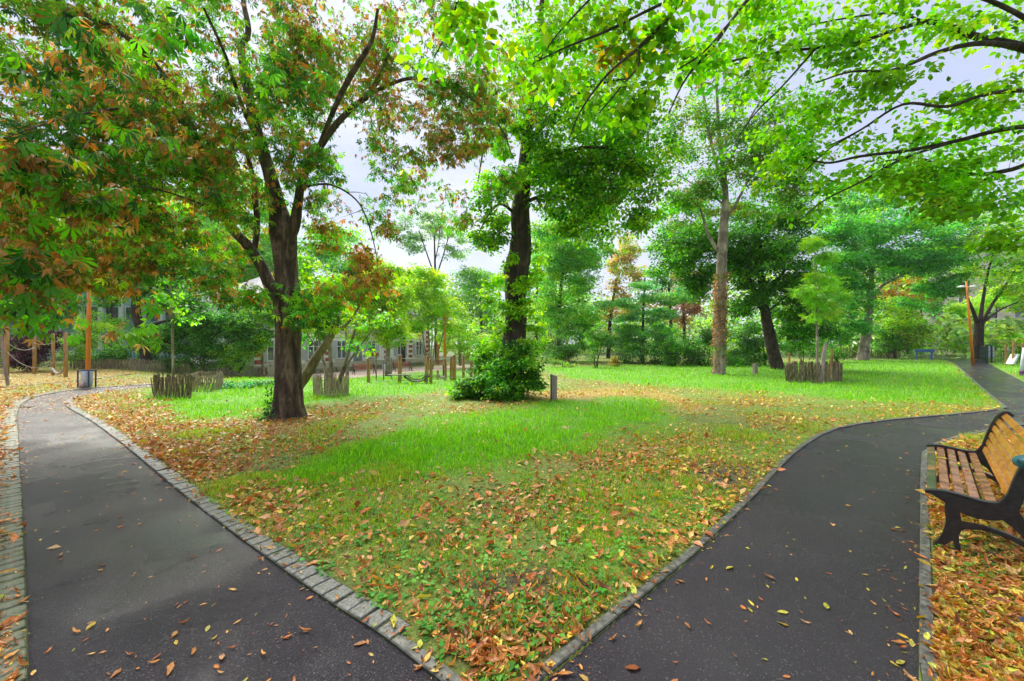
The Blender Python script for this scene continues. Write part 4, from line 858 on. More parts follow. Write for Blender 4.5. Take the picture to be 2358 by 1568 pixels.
lft += [((440, 848), [(440, 760, 31, 60, 40, 1.4, 90)], 'tall dark green bush hiding the hall behind the picket fence', [DARK, DEEP, MID], 'shrub'), ((530, 852), [(535, 765, 31, 60, 40, 1.4, 90)], 'tall mid green bush left of the white house behind the fence', [DARK, MID, DEEP], 'shrub'),
        ((270, 845), [(265, 745, 32, 60, 40, 1.4, 60)], 'tall fresh green bush behind the left orange lamp', [MID, BRIGHT, DARK], 'shrub'), ((355, 845), [(360, 765, 31, 50, 36, 1.4, 70)], 'tall green bush just right of the dark leaning trunk', [DARK, MID], 'shrub')]
for k, (bs, bl, lb, cs, ct) in enumerate(lft):
    shrub('purple_shrub' if k == 0 else 'shrub', bs, bl, lb, cs, None, 'fold', .15, 18, .38, ct, 560 + k, 4, dens=1.9)

# bright bushes at the far right
rgt = [((2090, 822), [(2090, 795, 52, 60, 26, 2, 60)], 'bright green bushes left of the far crossing path', [BRIGHT, MID]), ((2180, 820), [(2180, 785, 54, 50, 36, 2, 70), (2150, 760, 54, 40, 26, 2, 30)], 'fresh green bush beyond the blue board', [BRIGHT, (.1, .36, .08), MID]),
       ((2225, 820), [(2215, 790, 52, 30, 30, 2, 40)], 'small green bush left of the leaning lamp foot', [MID, BRIGHT]), ((2310, 818), [(2310, 780, 46, 50, 20, 2, 50), (2340, 762, 46, 50, 12, 2, 30)], 'yellow green flat topped bush behind the black fence', [(.42, .46, .05), LIME, BRIGHT]),
       ((2300, 818), [(2300, 760, 58, 60, 40, 2, 50)], 'green bush between vase shaped tree and pale building', [MID, BRIGHT, (.1, .36, .08)]), ((2420, 820), [(2420, 770, 44, 60, 46, 2, 60)], 'broad green bush beyond the right edge of the black fence', [MID, DARK])]
for k, (bs, bl, lb, cs) in enumerate(rgt): shrub('shrub', bs, bl, lb, cs, None, 'fold', .22, 20, .6, 'shrub', 580 + k, 3)

# far wood that closes the view, one mass
def wood():
    rg = np.random.default_rng(600); n = 5200; a = rg.uniform(-72, 72, n) * math.pi / 180; r = rg.uniform(62, 95, n); h = rg.uniform(0, 1, n) ** .85 * (10.5 + 4.0 * vnoise(a * 14, a * 5, 1, 6))
    cen = np.stack([r * np.sin(a), r * np.cos(a), h], 1)
    u = CX + F * np.tan(a); cen = cen[~((u > 2150) & (u < 2500) & (cen[:, 2] > 4.5)) & ~((u > 590) & (u < 1000) & (r < 70))]
    idx = np.repeat(np.arange(len(cen)), 11); m = len(idx); pos = cen[idx] + rg.normal(0, 1.1, (m, 3)) * np.array([1, 1, .6]); pos[:, 2] = np.maximum(pos[:, 2], .1)
    cc = palette([MID, DARK, PALE, PALE, BRIGHT, OLIVE, (.26, .44, .16)], len(cen), rg, .25)[idx] * np.exp(rg.normal(0, .2, (m, 1)))
    V, T, C = scatter('fold', pos, rot_np(rg.uniform(0, 6.3, m), rg.normal(-.3, .5, m), rg.normal(0, .5, m)), rg.uniform(.55, .95, m), cc)
    o = link('woodland', mesh_np('woodland', V, T, M_LEAF, C)); tag(o, 'far green woodland closing the view behind the park', 'woodland', kind='stuff')
wood()

# --- overhanging tree on the right whose trunk is out of the picture
def overhang():
    rg = np.random.default_rng(701); sk = []
    t = empty('hornbeam_tree', (9.0, 5.0, 0), 'bright green hornbeam whose long thin branches reach in from the right edge', 'tree')
    rt = lambda pts: pts
    B9 = 6.6
    limb(t, 'trunk', [(2435, 1010, 5.0 * 1, 10)] * 0 + [(2837, 1096, 5.0, 110), (2830, 700, 5.0, 90), (2800, 300, 5.0, 70), (2760, -100, 5.0, 50), (2700, -500, 5.0, 34)], M_BARK_DARK, 20, .05, 6, None, 70, sk)
    L = [[(2800, 330, 5.0, 40), (2600, 190, 5.2, 36), (2420, 130, 5.4, 34), (2340, 105, 5.5, 30), (2260, 88, 5.6, 24), (2180, 60, 5.7, 18), (2130, 50, 5.7, 14), (2060, 70, 5.8, 11), (1980, 95, 5.9, 9), (1880, 110, 6.0, 8), (1760, 125, 6.1, 6), (1640, 150, 6.2, 4)],
         [(2340, 105, 5.5, 20), (2250, 100, 5.4, 17), (2160, 120, 5.3, 14), (2060, 160, 5.2, 9), (1960, 165, 5.1, 6), (1880, 190, 5.0, 4)],
         [(2820, 420, 5.0, 36), (2600, 260, 5.1, 26), (2400, 212, 5.2, 17), (2280, 215, 5.3, 13), (2180, 245, 5.4, 10), (2080, 240, 5.5, 8), (1980, 300, 5.6, 6), (1900, 340, 5.7, 3)],
         [(2820, 520, 5.0, 30), (2600, 320, 5.2, 24), (2400, 292, 5.4, 18), (2300, 300, 5.5, 16), (2200, 325, 5.6, 13), (2100, 345, 5.7, 11), (1980, 360, 5.8, 8), (1900, 375, 5.9, 6), (1820, 350, 6.0, 3)],
         [(2200, 325, 5.6, 9), (2080, 365, 5.6, 8), (1980, 420, 5.6, 6), (1900, 460, 5.6, 4), (1850, 500, 5.7, 2)],
         [(2830, 600, 5.0, 30), (2600, 400, 5.4, 22), (2420, 365, 5.7, 17), (2330, 390, 5.8, 16), (2250, 402, 5.9, 14), (2180, 390, 5.9, 11), (2120, 365, 6.0, 7), (2040, 370, 6.0, 4)],
         [(2560, 170, 5.3, 24), (2340, 30, 5.0, 16), (2200, -20, 4.9, 12), (2000, -40, 4.8, 9), (1800, -50, 4.8, 7)],
         [(2420, 365, 5.7, 10), (2300, 400, 5.8, 8), (2200, 450, 5.8, 6), (2100, 520, 5.8, 4)],
         [(2130, 50, 5.7, 8), (2060, 30, 5.8, 7), (1960, 40, 5.9, 5), (1850, 60, 6, 3)],
         [(1880, 110, 6.0, 6), (1800, 200, 6.1, 5), (1740, 260, 6.2, 4), (1690, 330, 6.3, 2)], [(1980, 300, 5.6, 5), (1900, 350, 5.8, 4), (1830, 420, 5.9, 3)],
         # arching overhead, hanging into the top of the picture
         [(2700, -400, 5.0, 30), (2300, -330, 4.6, 24), (1900, -220, 4.3, 18), (1700, -110, 4.2, 14), (1590, -20, 4.1, 12), (1530, 50, 4.1, 10), (1470, 110, 4.1, 8), (1400, 170, 4.1, 6), (1340, 250, 4.1, 4), (1310, 320, 4.1, 2.5)],
         [(1590, -20, 4.1, 8), (1500, 20, 4.0, 7), (1400, 70, 4.0, 6), (1300, 110, 4.0, 4), (1220, 150, 4.0, 3)], [(1470, 110, 4.1, 6), (1470, 150, 4.1, 5), (1430, 200, 4.1, 4), (1380, 260, 4.1, 3)],
         [(2300, -330, 4.6, 16), (1900, -180, 4.4, 12), (1740, -20, 4.3, 10), (1690, 40, 4.3, 8), (1640, 110, 4.3, 7), (1580, 180, 4.3, 5), (1540, 260, 4.3, 3)], [(1690, 40, 4.3, 6), (1620, 120, 4.2, 5), (1560, 160, 4.2, 3)],
         [(1900, -220, 4.3, 14), (1600, -200, 4.0, 10), (1300, -120, 3.9, 8), (1080, -30, 3.9, 6), (1040, 60, 3.9, 4), (1000, 130, 4.0, 3)], [(1600, -200, 4.0, 8), (1420, -60, 4.0, 6), (1300, 60, 4.0, 4), (1240, 140, 4.0, 2.5)]]
    for k, pts in enumerate(L): limb(t, 'branch', pts, M_BARK_DARK, 8, .03, 5, None, 80 + k, sk)
    right = [(2200, 60, 5.7, 200, 70, .8, 75), (1950, 90, 5.9, 180, 80, .8, 90), (1720, 130, 6.1, 110, 100, .7, 60), (2000, 220, 5.6, 180, 70, .8, 60), (2250, 260, 5.5, 150, 70, .7, 62), (1850, 300, 5.9, 130, 80, .7, 62),
             (2050, 380, 5.8, 200, 60, .8, 100), (2260, 400, 5.8, 130, 70, .7, 70), (2150, 480, 5.8, 170, 50, .7, 60), (1950, 450, 5.8, 110, 50, .6, 40), (2330, 520, 5.9, 90, 60, .7, 34), (2350, 160, 5.4, 80, 90, .6, 14), (1800, 410, 6.2, 90, 50, .6, 24), (1640, 60, 6.0, 80, 70, .6, 26), (2450, 300, 5.4, 120, 300, 1, 60), (1850, -80, 5, 500, 60, 1, 50)]
    foliage(t, 'crown', right, rg, 'oval', .085, 13, .24, [(.22, .52, .02), MID, LIME, DARK], [4, 4, 1.6, 1.2], .2, .35, .3, sk, .006, M_TWIG, dens=1.2)
    over = [(1500, 70, 4.2, 200, 90, .5, 60), (1330, 150, 4.1, 120, 110, .5, 26), (1180, 60, 4.0, 130, 80, .5, 26), (1620, 150, 4.3, 110, 90, .4, 30), (1430, 230, 4.2, 120, 60, .4, 22), (1040, 60, 4.0, 90, 80, .4, 12), (980, 150, 4.1, 60, 60, .3, 6), (1450, 130, 4.6, 40, 30, .2, 4), (1300, -120, 4.0, 500, 80, .8, 40)]
    foliage(t, 'overhead_sprays', over, rg, 'oval', .095, 11, .22, [(.17, .46, .02), MID, LIME, DARK], [4, 3, 1.5, 1.5], .2, .4, .4, sk, .004, M_TWIG, None, 280)
    yel = [(1440, 115, 4.5, 45, 30, .2, 9), (1500, 105, 4.5, 26, 24, .2, 5)]
    foliage(t, 'yellowed_leaves', yel, rg, 'oval', .10, 12, .2, [YELLOW, (.45, .30, .03)], None, .2, .5, .4, sk, .004)
overhang()

# ------------------------------------------------------------------ pale fences and tree guards, picket by picket
def picket_meshes(h, w, mat, n=5):
    out = []
    for k in range(n):
        ww = w * random.uniform(.7, 1.2); tt = w * .45; a = random.uniform(-.006, .006); hh = h * random.uniform(.93, 1.03); c = random.uniform(.3, .7)
        m = MB(); m.poly([(-ww / 2, -tt / 2, -.08), (ww / 2, -tt / 2, -.08), (ww / 2, tt / 2, -.08), (-ww / 2, tt / 2, -.08),
                          (-ww / 2 + a, -tt / 2 + a, hh * .5), (ww / 2 + a, -tt / 2 + a, hh * .5), (ww / 2 + a, tt / 2 + a, hh * .5), (-ww / 2 + a, tt / 2 + a, hh * .5),
                          (-ww * .42, -tt / 2, hh * .96), (ww * .40, -tt / 2, hh * (.93 if c > .5 else .98)), (ww * .40, tt / 2, hh * .95), (-ww * .42, tt / 2, hh * .99)],
                         [(3, 2, 1, 0), (0, 1, 5, 4), (1, 2, 6, 5), (2, 3, 7, 6), (3, 0, 4, 7), (4, 5, 9, 8), (5, 6, 10, 9), (6, 7, 11, 10), (7, 4, 8, 11), (8, 9, 10, 11)])
        out.append(m.mesh('picket', mat))
    return out

def pickets(root, line, h, w, step, mat, tilt=.03, wires=(.2, .75), limit=300, lean=None, topdip=0.0):
    P = resample([(p[0], p[1]) for p in line], step); ms = picket_meshes(h, w, mat)
    for i, p in enumerate(P[:limit]):
        d = P[min(i + 1, len(P) - 1)] - P[max(i - 1, 0)]
        o = link('picket', ms[random.randrange(len(ms))], root, (p[0] - root.location.x + random.uniform(-.008, .008), p[1] - root.location.y + random.uniform(-.01, .01), float(gz(p[0], p[1])) - root.location.z - topdip * math.sin(math.pi * i / len(P)) * h))
        ln = (lean(i / len(P)) if lean else 0)
        o.rotation_euler = (random.gauss(0, tilt * .6), random.gauss(0, tilt) + ln, math.atan2(d[1], d[0]))
    for k, z in enumerate(wires):
        pts = [(p[0] - root.location.x, p[1] - root.location.y, float(gz(p[0], p[1])) - root.location.z + h * z + random.uniform(-.006, .006)) for p in P]
        link('wire', MB().tube(pts, .004 + .002 * (h < .8), 4).mesh('wire', M_WIRE), root)

def guard(label, base, Y, line_uv, h, w, step, mat, tilt=.06, lean=None, stakes=(), name='tree_guard', cat='tree guard', closed=True, topdip=0):
    pts = [np.array([(u - CX) / F * Yp, Yp]) for u, Yp in line_uv]
    c = np.mean(pts, 0); t = empty(name, (float(c[0]), float(c[1]), float(gz(c[0], c[1]))), label, cat)
    if closed: pts = pts + [pts[0]]
    pickets(t, pts, h, w, step, mat, tilt, (.22, .78), 300, lean, topdip)
    for (u, Yp, hh, r) in stakes:
        x = (u - CX) / F * Yp
        link('stake', MB().tube([(x - c[0], Yp - c[1], -.1), (x - c[0] + .01, Yp - c[1], hh)], [r, r * .95], 8).mesh('stake', M_POST if hh < 5 else M_POST), t)
    return t
g1 = guard('small dark picket guard around a thin sapling, nearest the left path', (397, 918), 12.1, [(355, 12.05), (440, 12.1), (436, 13.2), (362, 13.2)], .70, .036, .046, M_PICKET_D)
g2 = guard('collapsing pale picket guard with slanting slats behind the small dark guard', (470, 903), 13.6, [(438, 13.4), (487, 13.6), (513, 14.6), (505, 15.4), (455, 15.2)], .62, .030, .048, M_PICKET, .05, lambda t: .33 * math.exp(-((t - .12) / .16) ** 2))
g3 = guard('barrel shaped picket guard around a many stemmed shrub right of the chestnut', (762, 912), 12.9, [(762 + 41 * math.sin(a), 12.95 - .56 * math.cos(a)) for a in np.linspace(0, 2 * math.pi, 19)[:-1]], .66, .034, .052, M_PICKET, .05, topdip=0)
g4 = guard('wide mossy picket guard with three tall stakes around the light green sapling', (1875, 880), 17.0, [(1812, 17.1), (1880, 16.7), (1939, 17.3), (1925, 19.2), (1830, 19.2)], .86, .058, .066, M_PICKET_D, .045,
           stakes=[(1817, 17.3, 1.27, .045), (1895, 18.6, 1.52, .055), (1915, 18.3, 1.42, .055)])
x_ = (1879 - CX) / F * 16.95; x2 = (1891 - CX) / F * 17.1
link('stake', MB().tube([(x_ - g4.location.x, 16.75 - g4.location.y, -.1), ((x_ + x2) / 2 - g4.location.x, 16.8 - g4.location.y, .8), (x2 - .05 - g4.location.x, 16.85 - g4.location.y, 1.35), (x2 - g4.location.x, 16.85 - g4.location.y, 1.68)], [.10, .085, .08, .055], 7).mesh('stake', M_GREYPOST, 0), g4)['label'] = 'weathered leaning branch stake rising above the pickets'

def fence(label, uv, h, w, step, mat, name='picket_fence', cat='fence', wires=(.2, .8)):
    pts = [G(*p) for p in uv]; t = empty(name, Vv(pts[0]), label, cat)
    pickets(t, pts, h, w, step, mat, .03, wires); return t
fence('long grey brown picket fence curving behind the left lawn', [(298, 853), (380, 857), (460, 860), (540, 864), (616, 869)], .80, .042, .062, M_PICKET)
fence('dim mossy picket fence behind the playground floor on the left', [(170, 851), (230, 850), (298, 852)], .70, .05, .075, M_PICKET_D)
fence('dark picket fence in the shade behind the broad trunk on the right', [(1935, 824.5), (2000, 824), (2072, 824.5)], 1.25, .08, .16, M_PICKET_D)
fence('far picket fence beyond the crossing path', [(2115, 812), (2175, 811.5), (2232, 812)], 1.1, .10, .19, M_PICKET)

# saplings and the shrub inside the guards
def sapling(label, u, Y, trunk, blobs, cols, seed, shape='pinn', size=.3, per=14, subr=.3, name='sapling', droop=.5, limbs=(), bark=None, tw=.008):
    rg = np.random.default_rng(seed); t = empty(name, ((u - CX) / F * Y, Y, 0), label, 'tree'); sk = []
    limb(t, 'trunk', [(a, b, Y, w) for a, b, w in trunk], bark or M_BARK_GREY, 8, .04, 5, None, seed, sk)
    for k, pts in enumerate(limbs): limb(t, 'limb', [(a, b, Y, w) for a, b, w in pts], bark or M_BARK_GREY, 7, .03, 5, None, seed + k, sk)
    foliage(t, 'crown', [(b[0], b[1], Y, b[2], b[3], b[2] / F * Y * .9, b[4]) for b in blobs], rg, shape, size, per, subr, cols, None, .22, .5, droop, sk, tw, M_TWIG)
    return t
sapling('light green feathery sapling standing in the wide mossy guard', 1882, 17.6, [(1882, 878, 7), (1882, 800, 6.5), (1881, 740, 5.5), (1879, 680, 4), (1877, 610, 2.5), (1876, 560, 1)],
        [(1880, 590, 36, 36, 44), (1890, 640, 52, 34, 54), (1875, 685, 44, 30, 40), (1865, 722, 40, 12, 18), (1905, 690, 26, 30, 14), (1880, 555, 12, 16, 8)], [(.30, .68, .05), BRIGHT, (.26, .60, .05)], 801, size=.24, per=11, subr=.26)
sapling('dark thin sapling in the small dark guard near the left path', 397, 12.5, [(398, 900, 6), (398, 820, 6), (396, 740, 5), (394, 670, 4), (390, 600, 3)], [(410, 700, 50, 40, 16), (380, 640, 60, 50, 20), (440, 740, 40, 16, 7)], [MID, DARK], 802, 'oval', .12, 9, .2)
sapling('many stemmed shrub growing out of the barrel shaped guard', 762, 12.95, [(765, 900, 11), (762, 840, 10), (758, 780, 9), (757, 720, 6), (755, 660, 3)],
        [(740, 720, 55, 40, 40), (800, 690, 70, 50, 44), (860, 740, 50, 40, 26), (760, 660, 70, 40, 30), (700, 770, 22, 26, 8), (820, 790, 26, 16, 8), (850, 800, 14, 12, 4)], [BRIGHT, MID, (.12, .38, .06)], 803, 'oval', .13, 9, .26, 'shrub', bark=M_BARK_GREY,
        limbs=[[(772, 898, 9), (790, 850, 8), (806, 800, 7), (822, 740, 5), (835, 680, 3)], [(776, 898, 6), (800, 840, 5), (830, 795, 4), (858, 760, 2)], [(758, 898, 8), (748, 850, 6), (738, 800, 5), (728, 740, 3)], [(762, 890, 5), (745, 830, 4), (715, 780, 3), (690, 740, 2)]])
tag(bpy.data.objects[[o.name for o in bpy.data.objects if o.get('label', '').startswith('many stemmed')][0]], cat='shrub')
bpl = shrub('nettle_patch', (545, 896), [(510, 893, 14.8, 26, 8, .5, 20), (555, 888, 15.2, 40, 8, .6, 34), (600, 888, 15.6, 26, 6, .5, 16)], 'low blue green nettle patch in the grass beside the collapsing guard', [(.06, .26, .07), (.10, .34, .10), DARK], None, 'oval', .09, 16, .16, 'plant', 804, 4)

# ------------------------------------------------------------------ bollards, boards, bins, lamps
def bollard(label, u, v, w, h, slant=.06, mat=M_GREYPOST, depth=None):
    g = G(u, v); Y = g[1]; ww = w / F * Y / 2; d = (depth or ww); H = h / F * Y
    t = empty('bollard', Vv(g), label, 'bollard', None)
    m = MB(); m.poly([(-ww, -d, -.05), (ww, -d, -.05), (ww, d, -.05), (-ww, d, -.05), (-ww, -d, H), (ww, -d, H - slant), (ww, d, H - slant), (-ww, d, H)],
                     [(3, 2, 1, 0), (4, 5, 6, 7), (0, 1, 5, 4), (1, 2, 6, 5), (2, 3, 7, 6), (3, 0, 4, 7)])
    link('post', m.mesh('post', mat, .006), t)
    m = MB().poly([(-ww * .9, -d * .9, H - .003), (ww * .9, -d * .9, H - slant * .95 - .003), (ww * .9, d * .9, H - slant * .95 - .003), (-ww * .9, d * .9, H - .003),
                   (-ww * .9, -d * .9, H + .008), (ww * .9, -d * .9, H - slant * .95 + .008), (ww * .9, d * .9, H - slant * .95 + .008), (-ww * .9, d * .9, H + .008)],
                  [(4, 5, 6, 7), (0, 1, 5, 4), (1, 2, 6, 5), (2, 3, 7, 6), (3, 0, 4, 7)])
    link('cap', m.mesh('cap', M_WHITE if w > 10 else mat), t); t.rotation_euler = (0, 0, .25)
    return t
bollard('weathered oak bollard with slanted top beside the linden', 1275, 922, 12.5, 60, .05)
bollard('small oak bollard on the lawn between creeper clad trunk and leaning trunk', 1739, 863, 8, 26, .05)
bollard('small pale bollard near the broad trunk by the shaded fence', 2056, 825, 6, 21, .04)

def lamp(label, base, top, Y, wb, wt, arms, collar=None, lean=0, bulb=.34, group=None):
    wb *= COSU(base[0]); wt *= COSU(base[0]); x, z0 = (base[0] - CX) / F * Y, float(gz((base[0] - CX) / F * Y, Y))
    t = empty('lamp_post', (x, Y, z0), label, 'lamp post')
    p1 = W(top[0], top[1], Y); H = p1[2] - z0; dx = p1[0] - x
    link('pole', MB().tube([(0, 0, -.1), (dx * .5, 0, H * .5), (dx, 0, H)], [wb / 2 / F * Y, (wb + wt) / 4 / F * Y, wt / 2 / F * Y], 14).mesh('pole', M_ORANGE, 0, True), t)
    if collar: link('base_collar', MB().tube([(0, 0, -.1), (dx * collar / H, 0, collar)], [wb * .62 / F * Y, wb * .60 / F * Y], 14).mesh('base_collar', M_NAVY), t)
    for sx in arms:
        c = (dx * (1 - .45 / H) + sx, 0, H - .45)
        link('arm', MB().tube([(dx * (1 - .6 / H), 0, H - .6), (dx + sx * .5, 0, H - .40), (c[0], 0, c[2] + .03)], .018, 6).mesh('arm', M_ORANGE), t)
        hd = link('lamp_head', MB().lathe([(.001, .12), (bulb * .35, .11), (bulb * .8, .05), (bulb, 0), (bulb * .98, -.03)], c, 18).mesh('lamp_head', M_WHITE, 0, True), t)
        link('diffuser', MB().lathe([(bulb * .93, -.02), (bulb * .6, -.07), (.001, -.09)], c, 18).mesh('diffuser', M_LAMPGLASS, 0, True), hd)
    return t
lampL = lamp('orange lamp post with navy foot collar and bin beside the left playground', (202, 880), (207, 560), 15.4, 13, 9, (-.45, .45), .62)
lampR = lamp('leaning orange lamp post with two white disc heads by the black fence', (2241, 812), (2225, 648), 33.5, 9, 5, (-.45, .45), None, bulb=.28)
lampC = lamp('slim orange lamp post with navy base behind the rope course', (1024, 862), (1025, 722), 33.0, 8, 4.5, (-.4, .4), .95, bulb=.22)
lampD = lamp('faint orange lamp post farther back beside the house corner', (1008, 838), (1009, 765), 52.0, 7, 5, (-.4, .4), None, bulb=.3)

# bin hung on the left lamp post
b0 = G(200, 893); t = empty('litter_bin', Vv(b0), 'white bag litter bin in a navy frame fixed in front of the left orange lamp', 'bin', None, None, .12)
s = b0[1] / F; wd, hg = 22 * s, 40 * s
for sx in (-1, 1):
    for sy in (-1, 1): link('leg', MB().box((sx * wd / 2, sy * wd * .4, hg / 2), (.035, .035, hg)).mesh('leg', M_NAVY), t)
link('top_rim', MB().box((0, -wd * .4, hg), (wd + .04, .04, .045)).box((0, wd * .4, hg), (wd + .04, .04, .045)).box((-wd / 2, 0, hg), (.04, wd * .8 - .041, .043)).box((wd / 2, 0, hg), (.04, wd * .8 - .041, .043)).mesh('top_rim', M_NAVY), t)
link('bag', MB().tube([(0, 0, .04), (0, 0, hg * .3), (0, 0, hg * .7), (0, 0, hg - .03)], [wd * .36, wd * .47, wd * .44, wd * .48], 10).mesh('bag', M_BAG, 0, True), t)
link('rubbish', MB().tube([(-.05, -wd * .42, .03), (0, -wd * .5, hg * .22), (.07, -wd * .42, hg * .34)], [.10, .08, .03], 7).mesh('rubbish', mat_noise('pinkish_rubbish', (.35, .15, .12), (.62, .45, .45), 14, .5), 0, True), t)

# blue board on two legs
b0 = G(2128, 829); Y = b0[1]; s = Y / F
t = empty('information_board', Vv(b0), 'low blue board on two blue legs at the start of the crossing path', 'board', None, None, -.25)
for sx in (-14, 14): link('leg', MB().box((sx * s, 0, 13 * s / 2 + .1), (3.4 * s, .10, 14 * s + .2)).mesh('leg', M_SIGNBLUE, .01), t)
link('panel', MB().box((0, -.06, 21.5 * s), (37 * s, .09, 7.5 * s)).mesh('panel', M_SIGNBLUE, .012), t)

# black steel fence and gate on the right
def bars(root, a, b2, h, step, r, name='bar', n=6, limit=300):
    a, b2 = np.array(a, float), np.array(b2, float); L = np.linalg.norm(b2 - a); k = max(2, int(L / step)); me_ = MB().tube([(0, 0, .04), (0, 0, h - .04)], r, n).mesh(name, M_FENCE)
    for i in range(min(k, limit)): p = a + (b2 - a) * (i + .5) / k; link(name, me_, root, (p[0] - root.location.x, p[1] - root.location.y, 0))
    for z in (.08, h * .36, h * .68, h - .06): link('rail', MB().tube([(a[0] - root.location.x, a[1] - root.location.y, z), (b2[0] - root.location.x, b2[1] - root.location.y, z)], r * 1.6, 5).mesh('rail', M_FENCE), root)
ga, gb = G(2272, 836), G(2243, 826); t = empty('metal_gate', Vv(ga), 'black green barred gate standing open beside the far path', 'gate')
bars(t, ga[:2], gb[:2], 1.5, .14, .012)
for p in (ga, gb): link('gate_post', MB().box((p[0] - ga[0], p[1] - ga[1], .80), (.14, .14, 1.6)).mesh('gate_post', M_FENCE, .01), t)
fa, fb = np.array([ga[0] + .3, ga[1] + .4]), np.array([(2500 - CX) / F * 31, 31.0]); t = empty('metal_fence', (float(fa[0]), float(fa[1]), 0), 'thin black barred fence running right from the open gate', 'fence')
bars(t, fa, fb, 1.45, .16, .010)
for k in range(5):
    p = fa + (fb - fa) * (k + .35) / 4.6; link('fence_post', MB().box((p[0] - fa[0], p[1] - fa[1], .78), (.10, .10, 1.56)).mesh('fence_post', M_FENCE, .01), t)
pn = G(2281, 831); t = tag(link('notice_panel', MB().box((0, 0, 0), (.72, .03, 1.15)).mesh('notice_panel', mat_noise('printed_notice', (.30, .36, .50), (.62, .64, .72), 7, .4, 0), .01), None, (float(pn[0]), float(pn[1]), .85)), 'pale grey notice panel fixed to the black fence beside the gate', 'notice')
# play tower and grey play figure behind the fence
p = W(2340, 812, 30.0); t = empty('play_structure', (float(p[0]), 30, 0), 'orange wooden play frame with a pale slide behind the black fence', 'play equipment')
for dx, dy, h in ((-.25, 0, 1.9), (.55, 0, 1.7), (.1, .7, 1.6)): link('post', MB().tube([(dx, dy, -.1), (dx * .9, dy, h)], .07, 8).mesh('post', M_POST), t)
link('beam', MB().box((.15, -.07, 1.55), (1.1, .08, .10), .05).mesh('beam', M_POST), t)
link('slide', MB().poly([(-.5, -.2, .15), (-.1, -.2, .9), (.05, -.2, .9), (-.35, -.2, .12), (-.5, .25, .15), (-.1, .25, .9), (.05, .25, .9), (-.35, .25, .12)], [(0, 3, 2, 1), (4, 5, 6, 7), (0, 1, 5, 4), (1, 2, 6, 5), (2, 3, 7, 6), (3, 0, 4, 7)]).mesh('slide', M_WHITE), t)
p = G(2353, 866); t = empty('pale_marker_post', Vv(p), 'pale blue grey post at the right edge beside the far path', 'post')
link('shaft', MB().tube([(.02, 0, -.1), (.05, 0, .75), (.13, 0, 1.45)], [.10, .08, .06], 10).mesh('shaft', M_BAG, 0, True), t)
link('foot', MB().tube([(.02, 0, -.1), (.02, 0, .26)], [.12, .11], 10).mesh('foot', mat_noise('purple_foot', (.12, .03, .14), (.2, .06, .22), 6, .5)), t)

# ------------------------------------------------------------------ playgrounds
def post(name, label, u, v, w, top, mat=M_POST, cat='post', group=None, du=0, Y=None):
    g = G(u, v) if Y is None else np.array([(u - CX) / F * Y, Y, float(gz((u - CX) / F * Y, Y))]); s = g[1] / F; H = EYE - (top - HZ) * s - g[2]; w *= COSU(u)
    m = MB().tube([(0, 0, -.1), (du * s * .5 + .01, 0, H * .5), (du * s, 0, H - .02), (du * s, 0, H)], [w / 2 * s, w / 2 * s * 1.02, w / 2 * s * .97, w / 2 * s * .8], 12).mesh(name, mat, 0, True)
    return tag(link(name, m, None, Vv(g)), label, cat, group)
post('play_post', 'thick wooden play post nearest the left edge of the picture', 15, 867, 13, 740)
post('play_post', 'half hidden wooden play post among leaves between the ropes', 79, 862, 10, 775)
post('play_post', 'left wooden post of the pair holding the hanging tube swing', 122, 864, 9.5, 768)
post('play_post', 'right wooden post of the pair holding the hanging tube swing', 151, 869, 10.5, 766)
A, B_ = W(120, 848, 21), W(148, 849, 20)
def rope(name, label, a, b2, sag, r, mat=M_ROPE, cat='rope', n=12, parent=None):
    a, b2 = np.array(a), np.array(b2); t = np.linspace(0, 1, n)[:, None]; P = a + (b2 - a) * t; P[:, 2] -= sag * 4 * (t * (1 - t))[:, 0]
    o = link(name, MB().tube([tuple(p - a) for p in P], r, 8).mesh(name, mat, 0, True), None, Vv(a)); return tag(o, label, cat)
rope('tube_swing', 'pale grey rubber tube hanging in a curve between two wooden posts', A, B_, .26, .055, M_ROPE, 'swing')
rope('play_rope', 'upper slack rope between play posts on the left', W(16, 788, 19.6), W(79, 800, 21.6), .25, .018)
rope('play_rope', 'lower sagging rope running down to the tube swing posts', W(16, 810, 19.6), W(122, 835, 21), .5, .018)
rope('play_rope', 'top rope joining the two tube swing posts', W(79, 790, 21.6), W(151, 775, 20), .2, .016)
g = G(19, 889); Y = g[1]; t = empty('rope_ladder', Vv(g), 'leaning play ladder with light rungs at the left edge', 'ladder')
link('rail', MB().tube([(0, 0, -.05), tuple(W(10, 830, Y) - g), tuple(W(1, 770, Y) - g)], .05, 8).mesh('rail', M_GREYPOST), t)
link('rail', MB().tube([(-.7, 0, -.05), tuple(W(-33, 830, Y) - g), tuple(W(-42, 770, Y) - g)], .05, 8).mesh('rail', M_GREYPOST), t)
for v in (784, 797, 810, 823, 836, 848, 860, 873):
    uu = np.interp(v, [770, 830, 889], [1, 10, 19]); link('rung', MB().tube([tuple(W(uu, v, Y) - g), tuple(W(uu - 43, v, Y) - g)], .022, 6).mesh('rung', M_GREYPOST), t)
p = W(168, 838, 27.5); t = empty('play_sign', (float(p[0]), 27.5, 0), 'small white headed sign on two dark posts behind the playground', 'sign')
for dx in (-.14, .14): link('leg', MB().tube([(dx, 0, -.1), (dx, 0, .95)], .035, 6).mesh('leg', M_FENCE), t)
link('panel', MB().box((0, -.05, 1.02), (.34, .04, .30)).mesh('panel', M_WHITE, .01), t)

